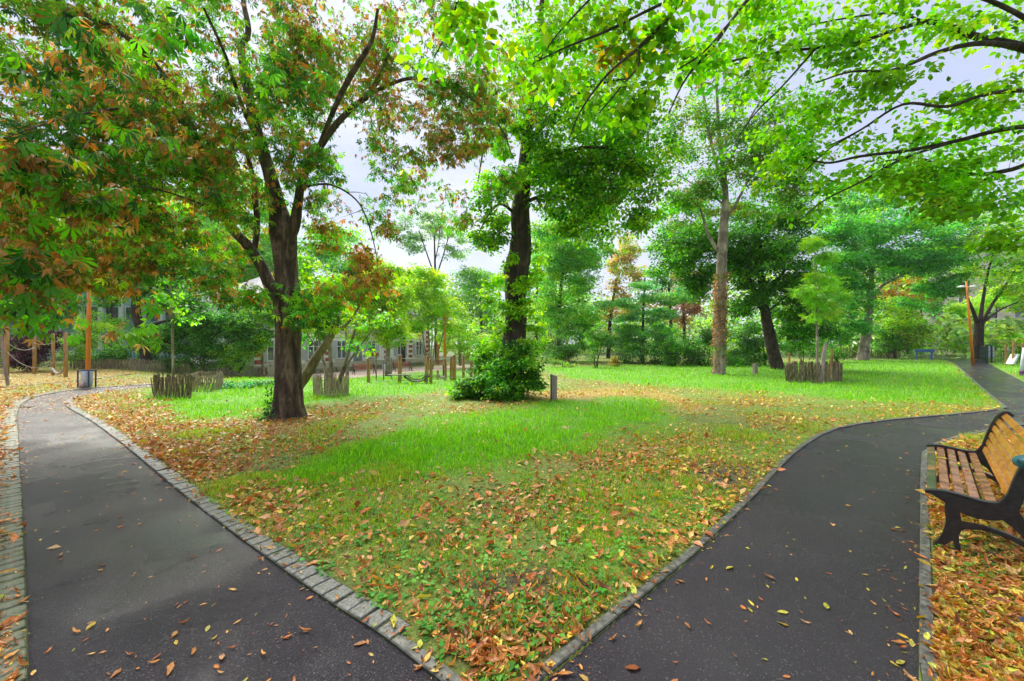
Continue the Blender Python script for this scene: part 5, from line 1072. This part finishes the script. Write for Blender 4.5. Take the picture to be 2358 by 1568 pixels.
C_ = 'rope course posts on the far lawn'
for u, v, w, top, du, lb in ((848, 882, 7.5, 825, 0, 'leftmost thick round post of the rope course'), (920, 882, 9, 816, 1, 'post carrying the small plank platform of the rope course'), (980, 881, 9, 819, 5, 'slightly leaning post at the right end of the net bridge'),
                         (992, 883, 7.5, 826, 0, 'short post just right of the net bridge'), (1025, 878, 6.5, 824, 0, 'slim post in front of the central lamp post'), (1039, 878, 7.5, 821, 0, 'left one of two close posts right of the lamp'), (1046, 877, 8, 817, 0, 'right one of two close posts right of the lamp'),
                         (1067, 874, 6.5, 819, 0, 'thin post left of the shrub at the linden foot'), (1085, 872, 7, 814, 0, 'post partly hidden by the shrub at the linden foot'), (1008, 876, 6, 852, 0, 'very short post holding the left end of the small tube')):
    post('round_post', lb, u, v, w, top, du=du, group=C_)
for u, v, top, lb in ((866, 878, 812, 'thin dark stake under the red box'), (883, 878, 829, 'middle one of three thin dark stakes'), (901, 875, 822, 'thin dark stake before the pale tree stem')):
    post('thin_stake', lb, u, v, 3.2, top, M_GREYPOST, 'stake', 'thin dark stakes of the rope course')
p = W(864, 816, 17.3); tag(link('red_box', MB().box((0, 0, 0), (.26, .16, .17)).mesh('red_box', mat_noise('dark_red_paint', (.22, .03, .02), (.32, .06, .04), 8, .5), .01), None, Vv(p)), 'small dark red box on top of a thin stake', 'box')
p = W(920, 863, 16.6); tag(link('plank_platform', MB().box((0, 0, 0), (.95, .22, .045)).mesh('plank_platform', M_GREYPOST, .01), None, Vv(p)), 'short plank platform nailed to the rope course post', 'platform')
# net bridge
t = empty('net_bridge', Vv(W(932, 864, 16.7)), 'sagging black rope net bridge between two round posts', 'rope bridge')
a, b2 = W(930, 861, 16.7), W(988, 861, 16.8)
for dz, dy in ((0, -.16), (0, .16), (-.10, -.05), (-.10, .05)):
    tt = np.linspace(0, 1, 14)[:, None]; P = a + (b2 - a) * tt; P[:, 2] += dz - .24 * 4 * (tt * (1 - tt))[:, 0]; P[:, 1] += dy
    link('side_rope', MB().tube([tuple(q - np.array(t.location)) for q in P], .016, 5).mesh('side_rope', M_FENCE), t)
for k in range(12):
    q = (k + .5) / 12; c = a + (b2 - a) * q; c[2] -= .24 * 4 * q * (1 - q) + .05
    link('slat', MB().box((0, 0, 0), (.045, .34, .025)).mesh('slat', M_GREYPOST), t, Vv(c) - t.location)
link('cover', MB().box((0, 0, 0), (.28, .32, .02), M=Matrix.Rotation(-.35, 3, 'Y')).mesh('cover', mat_noise('teal_cover', (.12, .30, .28), (.2, .42, .38), 6, .5)), t, Vv(W(973, 864, 16.7)) - t.location)
rope('small_tube', 'short pale curved tube between two posts of the rope course', W(1009, 861, 17.4), W(1024, 866, 17.4), .12, .045, M_ROPE, 'swing')
rope('course_rope', 'low rope along the left posts of the rope course', W(848, 873, 16.9), W(920, 873, 16.9), .08, .012)
rope('course_rope', 'low rope under the net bridge on the rope course', W(920, 874, 16.8), W(992, 876, 16.8), .06, .012)
rope('course_rope', 'rope between the right posts of the rope course', W(992, 872, 17), W(1046, 868, 17.2), .05, .012)
rope('course_rope', 'high thin line from the red box stake to the platform post', W(866, 822, 17.3), W(1039, 826, 17.2), .04, .007)

# bins and low wall by the house
g = G(888, 859); t = empty('litter_bin', Vv(g), 'white bag bin with navy rim left of the middle far bench', 'bin'); s = g[1] / F
link('bag', MB().tube([(0, 0, 0), (0, 0, .35), (0, 0, .86)], [.24, .28, .28], 10).mesh('bag', M_WHITE, 0, True), t)
link('rim', MB().tube([(0, 0, .865), (0, 0, .94)], .31, 12).mesh('rim', M_NAVY), t); link('stand', MB().tube([(.33, 0, 0), (.33, 0, 1.0)], .03, 8).mesh('stand', M_NAVY), t)

# ------------------------------------------------------------------ house behind the lawn
HA, HB = np.array([-21.0, 32.6]), np.array([-11.0, 53.0]); hd_ = (HB - HA) / np.linalg.norm(HB - HA); HL = float(np.linalg.norm(HB - HA)); hn = np.array([hd_[1], -hd_[0]]); HG = -1.05; HH = 6.4
house = empty('white_house', (float(HA[0]), float(HA[1]), HG), 'long white rendered house with red brick corner blocks behind the far benches', 'house', None, None, math.atan2(hd_[1], hd_[0]))
# local frame: x along the facade, -y out of the facade (towards the lawn)
def hbox(name, mat, c, size, bev=0.0): return link(name, MB().box(c, size).mesh(name, mat, bev), house)
wins = [1.6, 5.4, 8.6, 12.6, 17.2, 20.6]
hbox('wall', M_RENDER, (HL / 2, 4.5, HH / 2), (HL, 9.0, HH)); hbox('plinth', M_PLINTH, (HL / 2, 4.5, .45), (HL + .16, 9.16, .9)); hbox('cornice', M_PLINTH, (HL / 2, 4.5, HH - .15), (HL + .36, 9.36, .24))
hbox('string_course', M_PLINTH, (HL / 2, 4.5, 3.35), (HL + .10, 9.1, .14))
rf = MB(); e = .45; rf.poly([(-e, -e, HH), (HL + e, -e, HH), (HL + e, 9 + e, HH), (-e, 9 + e, HH), (3.2, 4.5, HH + 2.6), (HL - 3.2, 4.5, HH + 2.6)], [(3, 2, 1, 0), (0, 1, 5, 4), (1, 2, 5), (2, 3, 4, 5), (3, 0, 4)])
roof = link('roof', rf.mesh('roof', M_ROOF), house)
for cx_ in (5, 15): link('chimney', MB().box((cx_, 4.5, HH + 2.6), (.9, .6, 1.5)).mesh('chimney', M_BRICK, .02), roof)
fr = MB(); W_, H_ = 1.15, 1.75
fr.box((0, -.03, -H_ / 2), (W_ + .12, .12, .08)).box((0, -.03, H_ / 2), (W_ + .12, .12, .08)).box((-W_ / 2, -.03, 0), (.08, .118, H_ - .09)).box((W_ / 2, -.03, 0), (.08, .118, H_ - .09)).box((0, -.04, 0), (.07, .10, H_ - .09)).box((0, -.035, .3), (W_ - .09, .06, .05))
frame_me = fr.mesh('window', M_WHITE); pane_me = MB().box((0, 0, 0), (W_ - .06, .05, H_ - .06)).mesh('pane', M_GLASS); sill_me = MB().box((0, 0, 0), (W_ + .4, .26, .10)).mesh('sill', M_PLINTH, .01); sh_me = MB().box((0, 0, 0), (.5, .05, H_)).mesh('shutter', mat_noise('grey_shutter', (.34, .35, .37), (.46, .47, .49), 8, .6), .01)
for fl, z in enumerate((2.15, 4.85)):
    for x in wins:
        w = link('window', frame_me, house, (x, 0, z)); link('pane', pane_me, w, (0, .012, 0)); link('sill', sill_me, w, (0, -.10, -H_ / 2 - .10))
        for sx in (-1, 1): link('shutter', sh_me, w, (sx * (W_ / 2 + .32), -.035, 0))
bk = MB().box((0, 0, 0), (.62, .10, .34)).mesh('brick_block', M_BRICK, .01)
for x in (.33, 7.0, 14.8, 19.0, HL - .33):
    for k in range(9): link('brick_block', bk, house, (x, -.04, 1.2 + k * .6))
    if 1 < x < HL - 1: hbox('pilaster', M_RENDER, (x, -.012, HH / 2 - .1), (.66, .06, HH - .5))
hbox('door', M_ROOF, (10.7, -.02, 1.55), (1.1, .10, 2.2), .01)
# mossy bank in front of it
bank = [np.array(HA) + hd_ * t_ + hn * (1.6 if t_ < 14 else 1.3) for t_ in (4.5, 8, 12, 16, 20)]
t = empty('stone_bank', (float(bank[0][0]), float(bank[0][1]), HG), 'low mossy stone border in front of the white house', 'wall'); k = 0
for i in range(len(bank) - 1):
    for q in np.linspace(0, 1, 9)[:-1]:
        c = bank[i] + (bank[i + 1] - bank[i]) * q
        link('stone', MB().box((c[0] - bank[0][0], c[1] - bank[0][1], .22 + random.uniform(-.03, .03)), (.46 * random.uniform(.85, 1.05), .5, .5 + random.uniform(-.05, .1)), math.atan2(hd_[1], hd_[0]) + random.uniform(-.08, .08)).mesh('stone', M_BRICKSTONE, .03), t)

# other buildings glimpsed between the trees
def block(name, label, c, size, rz, mat, rows, cols_, wsize, z0=1.2, floor=2.9, wmat=None, ribs=0, ribmat=None, roofm=None):
    t = empty(name, (c[0], c[1], c[2] if len(c) > 2 else 0), label, 'building', None, None, rz); Lx, Ly, Lz = size
    link('wall', MB().box((0, 0, Lz / 2), size).mesh('wall', mat), t); link('roof', MB().box((0, 0, Lz + .15), (Lx + .5, Ly + .5, .3)).mesh('roof', roofm or M_ROOF), t)
    fm = MB().box((0, 0, 0), (wsize[0] + .2, .10, wsize[1] + .2)).mesh('window', M_WHITE); pm = MB().box((0, 0, 0), (wsize[0], .14, wsize[1])).mesh('pane', M_GLASS)
    for r in range(rows):
        for k in range(cols_):
            w = link('window', fm, t, (-Lx / 2 + Lx * (k + .5) / cols_, -Ly / 2 - .02, z0 + r * floor + wsize[1] / 2)); link('pane', pm, w, (0, -.012, 0))
    for k in range(ribs): link('rib', MB().box((-Lx / 2 + Lx * k / (ribs - 1), -Ly / 2 - .15, Lz / 2 - .2), (.35, .3, Lz - .5)).mesh('rib', ribmat), t)
    return t
xb = lambda u, Y: (u - CX) / F * Y
blk = block('blue_hall', 'pale blue clad hall glimpsed behind the orange lamp on the left', (xb(250, 47), 47, 0), (22, 8, 7.4), .25, M_CYAN, 2, 12, (1.1, 1.5), 1.2, 3.0, None, 13, M_WHITE)
link('fascia', MB().box((0, -4.25, 3.9), (22.2, .2, .5)).mesh('fascia', M_BLUEBAND), blk)
block('apartment_building', 'pale beige apartment block with windows behind the trees at far right', (xb(2420, 82), 84, 0), (60, 12, 22), -.35, M_BEIGE, 7, 14, (1.6, 1.5))
block('apartment_building', 'pale pink building sliver beyond the linden trunk', (xb(1245, 95), 95, 0), (9, 9, 11.5), .1, M_PINK, 4, 3, (1.0, 1.4))
block('apartment_building', 'white building barely visible between trees behind the blue board', (xb(2120, 90), 92, 0), (16, 9, 12), -.2, M_BEIGE, 4, 5, (1.2, 1.4))

# ------------------------------------------------------------------ benches
TOP = [(0.0, .425), (.03, .445), (.10, .455), (.18, .450), (.26, .437), (.32, .430), (.385, .440), (.42, .475), (.445, .56), (.47, .66), (.50, .76), (.54, .85), (.59, .905)]
def ribbon(cl, n=4):
    Q = catmull(cl, n); P, w = Q[:, :2], Q[:, 2]; T_ = np.gradient(P, axis=0); T_ /= np.linalg.norm(T_, axis=1)[:, None] + 1e-9; N_ = np.stack([-T_[:, 1], T_[:, 0]], 1)
    return [tuple(p) for p in P + N_ * w[:, None] / 2] + [tuple(p) for p in (P - N_ * w[:, None] / 2)[::-1]]
def bench(label, loc, rz, L, slat_seat, slat_back, stained=True, group=None, scale=1.0):
    t = empty('park_bench', loc, label, 'bench', group, None, rz); t.scale = (scale,) * 3
    Rz = Matrix.Rotation(math.pi / 2, 3, 'Z')
    e = MB()
    for th, cl in ((.046, [(0, .432, .016), (.03, .440, .026), (.09, .425, .06), (.16, .40, .10), (.24, .372, .125), (.33, .368, .12), (.41, .405, .11), (.452, .49, .085), (.480, .58, .068), (.507, .68, .055), (.545, .80, .042), (.588, .878, .038), (.625, .885, .03), (.64, .865, .02)]),
                   (.041, [(.175, .41, .11), (.150, .33, .085), (.158, .24, .085), (.15, .17, .085), (.115, .09, .06), (.075, .035, .04), (.06, .012, .024)]),
                   (.038, [(.045, .010, .020), (.12, .010, .020), (.19, .010, .020)]), (.036, [(.19, .012, .02), (.175, .06, .03), (.165, .12, .04), (.16, .2, .05)]),
                   (.034, [(.16, .20, .07), (.22, .225, .05), (.30, .235, .036), (.40, .222, .034), (.50, .18, .036), (.58, .10, .04), (.63, .02, .05)]),
                   (.031, [(.43, .38, .12), (.50, .28, .07), (.565, .15, .055), (.62, .02, .06)]), (.043, [(.57, .010, .02), (.70, .010, .02)]),
                   (.052, [(0, .440, .012), (.03, .452, .013), (.10, .462, .013), (.18, .457, .013), (.26, .444, .013), (.32, .437, .013), (.385, .447, .013), (.415, .478, .013), (.438, .56, .013), (.463, .66, .013), (.493, .76, .013), (.533, .855, .013), (.585, .908, .014), (.625, .905, .014)])):
        e.prism([(a, b) for a, b in ribbon(cl)], th, Matrix(((0, 1, 0), (1, 0, 0), (0, 0, 1))))
    for c in ((.16, .365), (.40, .37), (.155, .22)): e.tube([(-.028, c[0], c[1]), (.028, c[0], c[1])], .012, 8)
    em = e.mesh('end_frame', M_IRON, 0)
    import bmesh
    bm = bmesh.new(); bm.from_mesh(em); bmesh.ops.recalc_face_normals(bm, faces=bm.faces); bm.to_mesh(em); bm.free()
    for x in (0, L): link('end_frame', em, t, (x, 0, 0))
    if L > 1.9: link('tie_rod', MB().tube([(.03, .33, .30), (L - .03, .33, .30)], .009, 6).mesh('tie_rod', M_IRON), t)
    P = np.array(TOP); d = np.r_[0, np.cumsum(np.linalg.norm(np.diff(P, axis=0), axis=1))]
    arcs = [.042, .122, .202, .282, .362] + [.465, .548, .630, .712, .795, .880]
    for i, sarc in enumerate(arcs):
        a_, b_ = [np.interp(sarc, d, P[:, k]) for k in (0, 1)]; a2, b2_ = [np.interp(sarc + .02, d, P[:, k]) for k in (0, 1)]; ang = math.atan2(b2_ - b_, a2 - a_)
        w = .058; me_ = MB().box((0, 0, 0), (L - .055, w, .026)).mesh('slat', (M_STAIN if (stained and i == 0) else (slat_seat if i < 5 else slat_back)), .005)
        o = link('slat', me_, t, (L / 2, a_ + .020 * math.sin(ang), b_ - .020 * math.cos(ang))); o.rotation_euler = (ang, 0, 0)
        if stained and i == 0: o['label'] = 'front seat slat stained green with algae'
    return t
bench('slatted park bench with black cast iron ends right of the right path', (4.89, 4.72, .012), math.atan2(-.69, -.72), 2.09, M_SLATS, M_SLATB)
for u, v, rz, lb in ((842, 862, .75, 'left one of the far benches on the sandy path before the house'), (931, 855, .85, 'middle one of the far benches, right of the white bin'), (1014, 849, .95, 'right one of the far benches, behind the central lamp post')):
    p = G(u, v); o = bench(lb, (float(p[0] - .9 * math.cos(rz)), float(p[1] - .9 * math.sin(rz)), float(p[2])), rz, 1.85, M_SLATR, M_SLATR, False, 'far park benches')
for k_, (f_, s_, yw, lb) in enumerate(((.32, .12, .4, 'small yellow leaf stuck on the bench seat near its front'), (.55, .27, 2.0, 'rust brown leaf lying on the bench seat towards the back'), (.8, .19, 1.1, 'tan curled leaf lying near the far end of the bench seat'))):
    c_ = [(.60, .46, .06), (.42, .15, .04), (.50, .30, .12)][k_]; bv, bt = LS[('fallflat', 'fall', 'fallcurl')[k_]]
    o = link('bench_leaf', mesh_np('bench_leaf', bv, bt, M_LITTER, np.repeat(np.array([c_]), len(bv), 0)), None, (4.89 - .72 * 2.09 * f_ * 1 + .69 * s_, 4.72 - .69 * 2.09 * f_ - .72 * s_, .458)); o.rotation_euler = (0, 0, yw); o.scale = (.075,) * 3
    tag(o, lb, 'leaf')
# bin at the right edge, mostly outside the picture
p = G(2372, 1458); t = empty('litter_bin', Vv(p), 'navy stand with blue green cast rim cut by the right edge near the bench', 'bin')
link('post', MB().tube([(.06, 0, 0), (.06, 0, .95)], .035, 12).mesh('post', M_NAVY, 0, True), t)
link('foot', MB().lathe([(.10, 0), (.10, .03), (.05, .06), (.035, .12)], (.06, 0, 0), 14).mesh('foot', M_NAVY, 0, True), t)
link('rim', MB().lathe([(.075, .93), (.10, .945), (.105, .97), (.09, .99), (.05, 1.01), (.03, 1.03), (.001, 1.035)], (.06, 0, 0), 18).mesh('rim', M_TEAL, 0, True), t)
link('hook', MB().tube([(-.04, -.01, .975), (-.075, -.01, .985), (-.085, -.01, 1.0)], [.018, .012, .004], 8).mesh('hook', M_TEAL, 0, True), t)

# ------------------------------------------------------------------ grass
def grass():
    rg = np.random.default_rng(900); N = 720000
    u = rg.uniform(-260, 2620, N); v = 822 + (1700 - 822) * rg.uniform(0, 1, N) ** 1.25
    Y = EYE * F / (v - HZ); x = (u - CX) / F * Y
    dz = gz(x, Y); Y = (EYE - dz) * F / (v - HZ); x = (u - CX) / F * Y
    ok = (Y < 55) & ~inside(RING, x, Y)
    d = dist_line(RING + [RING[0]], x, Y); u2 = CX + F * x / Y
    lw = (d > np.where((u2 < 600) & (x < -1), .22, .09)) | (d > .5)
    ok &= (d > .085) & ~((x < np.interp(Y, [1.8, 10], [-2.3, -12.4])) & (d < .30))
    ok &= ~inside(SANDY, x, Y); x, Y = x[ok], Y[ok]
    lu, di, li = lush(x, Y), dirt(x, Y), litter(x, Y); pf = soft(PLAYFLOOR, x, Y, .4, .2, 6)
    patch = .5 + .5 * vnoise(x, Y, 2.6, 33)
    p = np.clip(.42 + .75 * lu + .4 * patch, 0, 1) * (1 - .85 * di) * (1 - .42 * li) * (1 - .75 * pf) * (.22 + .78 * smooth01(Y, 2.3, 4.4)) * (.55 + .45 * smooth01(vnoise(x, Y, 4.0, 61), -.5, .2)) * (1 - .4 * soft(TRAIL, x, Y, .3, .3, 3))
    k = rg.uniform(0, 1, len(x)) < p; x, Y, lu, patch, li, pf = x[k], Y[k], lu[k], patch[k], li[k], pf[k]; n = len(x)
    tall = .030 + .055 * lu * (.5 + .7 * (.5 + .5 * vnoise(x, Y, 3.0, 12))) + .045 * smooth01(patch, .72, .95) * (1 - lu)
    h = tall * (.6 + .4 * smooth01(Y, 2.4, 4)) * rg.uniform(.6, 1.5, n) * (1 + .028 * np.clip(Y, 0, 25)); w = (.0035 + .0013 * Y) * rg.uniform(.7, 1.3, n) * (1 + .5 * (Y < 4) * 0)
    c = palette([(.22, .54, .018), (.32, .62, .03), (.15, .43, .018)], n, rg, .2) * lu[:, None] + palette([(.28, .50, .024), (.40, .50, .035), (.19, .46, .022), (.48, .44, .09)], n, rg, .22) * (1 - lu[:, None])
    c = c * (1 - pf[:, None]) + np.array((.34, .30, .05)) * pf[:, None]
    a = rg.uniform(0, 6.283, n); ln = rg.uniform(.15, .75, n) * h; b = rg.uniform(0, 6.283, n)
    base = np.stack([x, Y, gz(x, Y) + .0], 1); sx = np.stack([np.cos(a), np.sin(a), 0 * a], 1) * (w / 2)[:, None]; le = np.stack([np.cos(b) * ln, np.sin(b) * ln, 0 * a], 1)
    near = Y < 7.5; up = np.zeros((n, 3)); up[:, 2] = h
    m = ~near; V1 = np.stack([base[m] - sx[m], base[m] + sx[m], base[m] + up[m] + le[m]], 1).reshape(-1, 3); T1 = np.arange(len(V1)).reshape(-1, 3); C1 = np.repeat(c[m], 3, 0)
    m = near; q = np.stack([base[m] - sx[m], base[m] + sx[m], base[m] + up[m] * .62 + le[m] * .35 + sx[m] * .8, base[m] + up[m] * .62 + le[m] * .35 - sx[m] * .8, base[m] + up[m] * .95 + le[m]], 1)
    V2 = q.reshape(-1, 3); o = np.arange(len(q))[:, None, None] * 5; T2 = (o + np.array([(0, 1, 2), (0, 2, 3), (3, 2, 4)])[None]).reshape(-1, 3); C2 = np.repeat(c[m], 5, 0)
    V, T, C = cat([(V1, T1, C1), (V2, T2, C2)])
    tag(link('grass', mesh_np('grass', V, T, M_GRASS, C)), 'bright green grass growing over the park lawn', 'grass', kind='stuff')
grass()

def weeds():
    """clover, plantain and tufts in the near turf"""
    rg = np.random.default_rng(905); n = 1500; v = rg.uniform(930, 1640, n); u = rg.uniform(200, 2500, n); Y = EYE * F / (v - HZ); x = (u - CX) / F * Y
    ok = ~inside(RING, x, Y) & (dist_line(RING + [RING[0]], x, Y) > .12); x, Y = x[ok], Y[ok]; n = len(x); idx = np.repeat(np.arange(n), 9); m = len(idx)
    r = rg.uniform(.01, .07, m); a = rg.uniform(0, 6.283, m); pos = np.stack([x[idx] + r * np.cos(a), Y[idx] + r * np.sin(a), .012 + rg.uniform(0, .03, m)], 1)
    V, T, C = scatter('oval', pos, rot_np(a - math.pi / 2, rg.uniform(-.1, .5, m), rg.normal(0, .3, m)), rg.uniform(.02, .05, m), palette([(.09, .34, .04), (.06, .24, .03), (.16, .42, .05)], n, rg, .2)[idx])
    tag(link('clover', mesh_np('clover', V, T, M_GRASS, C)), 'small clover and plantain leaves in the near turf', 'ground cover', kind='stuff')
weeds()

# ------------------------------------------------------------------ fallen leaves
def fallen():
    rg = np.random.default_rng(910); N = 620000
    u = rg.uniform(-260, 2620, N); v = 826 + (1720 - 826) * rg.uniform(0, 1, N) ** 1.15
    Y = EYE * F / (v - HZ); Y = (EYE - gz((u - CX) / F * Y, Y)) * F / (v - HZ); x = (u - CX) / F * Y
    asp = inside(RING, x, Y); d = dist_line(RING + [RING[0]], x, Y); uu = CX + F * x / Y
    left_path = asp & (x < -.1) & (uu < 1010)
    far_l = left_path & (Y > 9.5)
    pa = np.where(left_path, .0022 + .004 * smooth01(Y, 3.2, 6) + .06 * np.exp(-(d / .12) ** 2) * smooth01(Y, 4, 6) + 5 * .06 * far_l, .0014 + .008 * np.exp(-(d / .10) ** 2) + .02 * smooth01(Y, 7, 10))
    li = litter(x, Y); lu = lush(x, Y)
    scale_ = np.interp(Y, [2, 3.2, 4.5, 7, 12], [.33, .26, .50, 1.2, 2.4])
    kb = (dist_line(RING + [RING[0]], x, Y) < np.where(x > .2, .078, .15)) & ~asp; dlr = dist_line(EDGE, x, Y); scale_ = scale_ * (1 + .9 * np.exp(-(dlr / 1.3) ** 2) * smooth01(Y, 4.2, 6) + 1.3 * inside(STRIP_R, x, Y)); p = np.where(asp, pa, li ** 1.2 * scale_ * .9 * np.where(kb, .12, 1)); p = np.where(inside(SANDY, x, Y), .02, p)
    pf = inside(PLAYFLOOR, x, Y); p = np.where(pf, .45, p)
    k = (rg.uniform(0, 1, N) < p) & (Y < 46); x, Y, asp, d, uu, left_path, lu = x[k], Y[k], asp[k], d[k], uu[k], left_path[k], lu[k]; n = len(x)
    kerbz = (d < .14) & ~asp
    z = gz(x, Y) + np.where(asp, .004, np.where(kerbz, .026, .022 + rg.uniform(-.012, .02, n) + .03 * lu))
    sz = np.clip(rg.lognormal(math.log(.039), .52, n), .016, .11) * (1 + .02 * np.clip(Y - 4, 0, 20)); sz[asp] *= .85
    right = uu > 1500
    c = palette([(.56, .20, .05), (.60, .27, .07), (.40, .13, .035), (.62, .36, .15), (.62, .42, .10), (.24, .08, .03)], n, rg, .22, [4, 4, 2.5, 2, 1, 1.2])
    ye = rg.uniform(0, 1, n) < np.where(right, .42, .12) + .3 * smooth01(Y, 6, 11) * (uu > 900)
    c[ye] = palette([(.62, .46, .05), (.55, .50, .07), (.60, .36, .05), (.40, .42, .05)], int(ye.sum()), rg, .2)
    kind_ = rg.choice(3, n, p=[.5, .3, .2]); kind_[ye & (rg.uniform(0, 1, n) < .5)] = 2
    yaw = rg.uniform(0, 6.283, n); tl = np.where(asp, .12, .5); R = rot_np(yaw, rg.normal(0, 1, n) * tl, rg.normal(0, 1, n) * tl)
    pos = np.stack([x, Y, z], 1)
    vis = (uu > 4) & (uu < 2354) & ((HZ + F * (EYE - z) / Y) < 1564)
    size_px = np.where(vis, sz / Y, 0) * np.where(asp, 1.5, 1.0); order = np.argsort(-size_px)[:300]; keep = np.ones(n, bool); keep[order] = False
    names = ('fall', 'fallcurl', 'fallflat'); cache = {}; rows = {}
    for j in order:
        warm = 'yellow' if ye[j] else 'brown'; form = ('cupped', 'curled', 'flat')[kind_[j]]
        tone = int(np.clip(c[j].sum() / .25, 0, 5)); key = (warm, form, tone)
        if key not in cache:
            bv, bt = LS[names[kind_[j]]]; jit = np.random.default_rng(tone + 3).normal(0, .03, bv.shape); cache[key] = mesh_np('fallen_leaf', bv + jit * [1, .5, .6], bt, M_LITTER, np.repeat(c[j][None], len(bv), 0) * np.random.default_rng(5).uniform(.75, 1.2, (len(bv), 1)))
        colname = {'yellow': ('dull yellow', 'pale yellow', 'bright yellow')[min(2, tone // 2)], 'brown': ('dark brown', 'rust brown', 'orange brown', 'light orange brown', 'tan', 'tan')[tone]}[warm]
        if asp[j]: where = ('wet left path' if left_path[j] else 'wet right path')
        elif inside(STRIP_R, np.array([x[j]]), np.array([Y[j]]))[0]: where = 'ground beside the bench'
        elif kerbz[j] and uu[j] < 100: where = 'mossy left kerb'
        elif uu[j] < 100: where = 'ground left of the mossy kerb'
        elif kerbz[j]: where = 'kerb along the lawn'
        else: where = 'turf at the fork tip' if Y[j] < 2.7 else ('near turf left' if uu[j] < 1050 else ('near turf middle' if uu[j] < 1400 else 'near turf right'))
        if asp[j]: where += ' up front' if Y[j] < 3 else ''
        o = bpy.data.objects.new('fallen_leaf', cache[key]); COL.objects.link(o)
        o.matrix_basis = Matrix([[*(R[j][a_] * sz[j]), pos[j][a_]] for a_ in range(3)] + [[0, 0, 0, 1]])
        tag(o, None, 'leaf', f'larger fallen leaves on the {where}'); rows.setdefault((f'{form} {colname}', where), []).append((uu[j], o))
    ORD = ['leftmost', 'second', 'third', 'fourth', 'fifth', 'sixth', 'seventh', 'eighth', 'ninth', 'tenth', 'eleventh', 'twelfth', 'thirteenth', 'fourteenth', 'fifteenth', 'sixteenth']
    for (look, where), L in rows.items():
        L.sort(key=lambda q: q[0]); m_ = len(L)
        for k_, (_, o) in enumerate(L):
            if m_ == 1: o['label'] = f'{look} leaf on the {where}'
            elif k_ == 0: o['label'] = f'leftmost {look} leaf on the {where}'
            elif k_ == m_ - 1: o['label'] = f'rightmost {look} leaf on the {where}'
            elif k_ < m_ / 2: o['label'] = f'{ORD[k_]} {look} leaf from the left on the {where}' if k_ < 16 else f'{look} leaf on the {where}'
            else: o['label'] = f'{ORD[m_ - 1 - k_]} {look} leaf from the right on the {where}' if m_ - 1 - k_ < 16 else f'{look} leaf on the {where}'
    parts = []
    for q, nm in enumerate(names):
        m = keep & (kind_ == q) & (Y < 3.2)
        if m.any(): parts.append(scatter(nm, pos[m], R[m], sz[m], c[m]))
    m = keep & (Y >= 3.2)
    parts.append(scatter('fold', pos[m], R[m], sz[m] * 1.05, c[m]))
    V, T, C = cat(parts)
    tag(link('leaf_litter', mesh_np('leaf_litter', V, T, M_LITTER, C)), 'brown and yellow autumn leaves strewn thickly over turf and path edges', 'leaf litter', kind='stuff')
fallen()


# ------------------------------------------------------------------ thin damp air
hm = bpy.data.materials.new('damp_air'); hm.use_nodes = True; hn_ = hm.node_tree; hn_.nodes.clear()
ho = hn_.nodes.new('ShaderNodeOutputMaterial'); hv = hn_.nodes.new('ShaderNodeVolumePrincipled'); hv.inputs['Color'].default_value = (.95, .97, 1, 1); hv.inputs['Density'].default_value = .0003; hv.inputs['Anisotropy'].default_value = .3
hn_.links.new(hv.outputs[0], ho.inputs['Volume'])
tag(link('haze', MB().box((0, 0, 16.5), (1840, 1840, 39)).mesh('haze', hm)), 'thin pale damp air over the park', 'haze', kind='stuff')
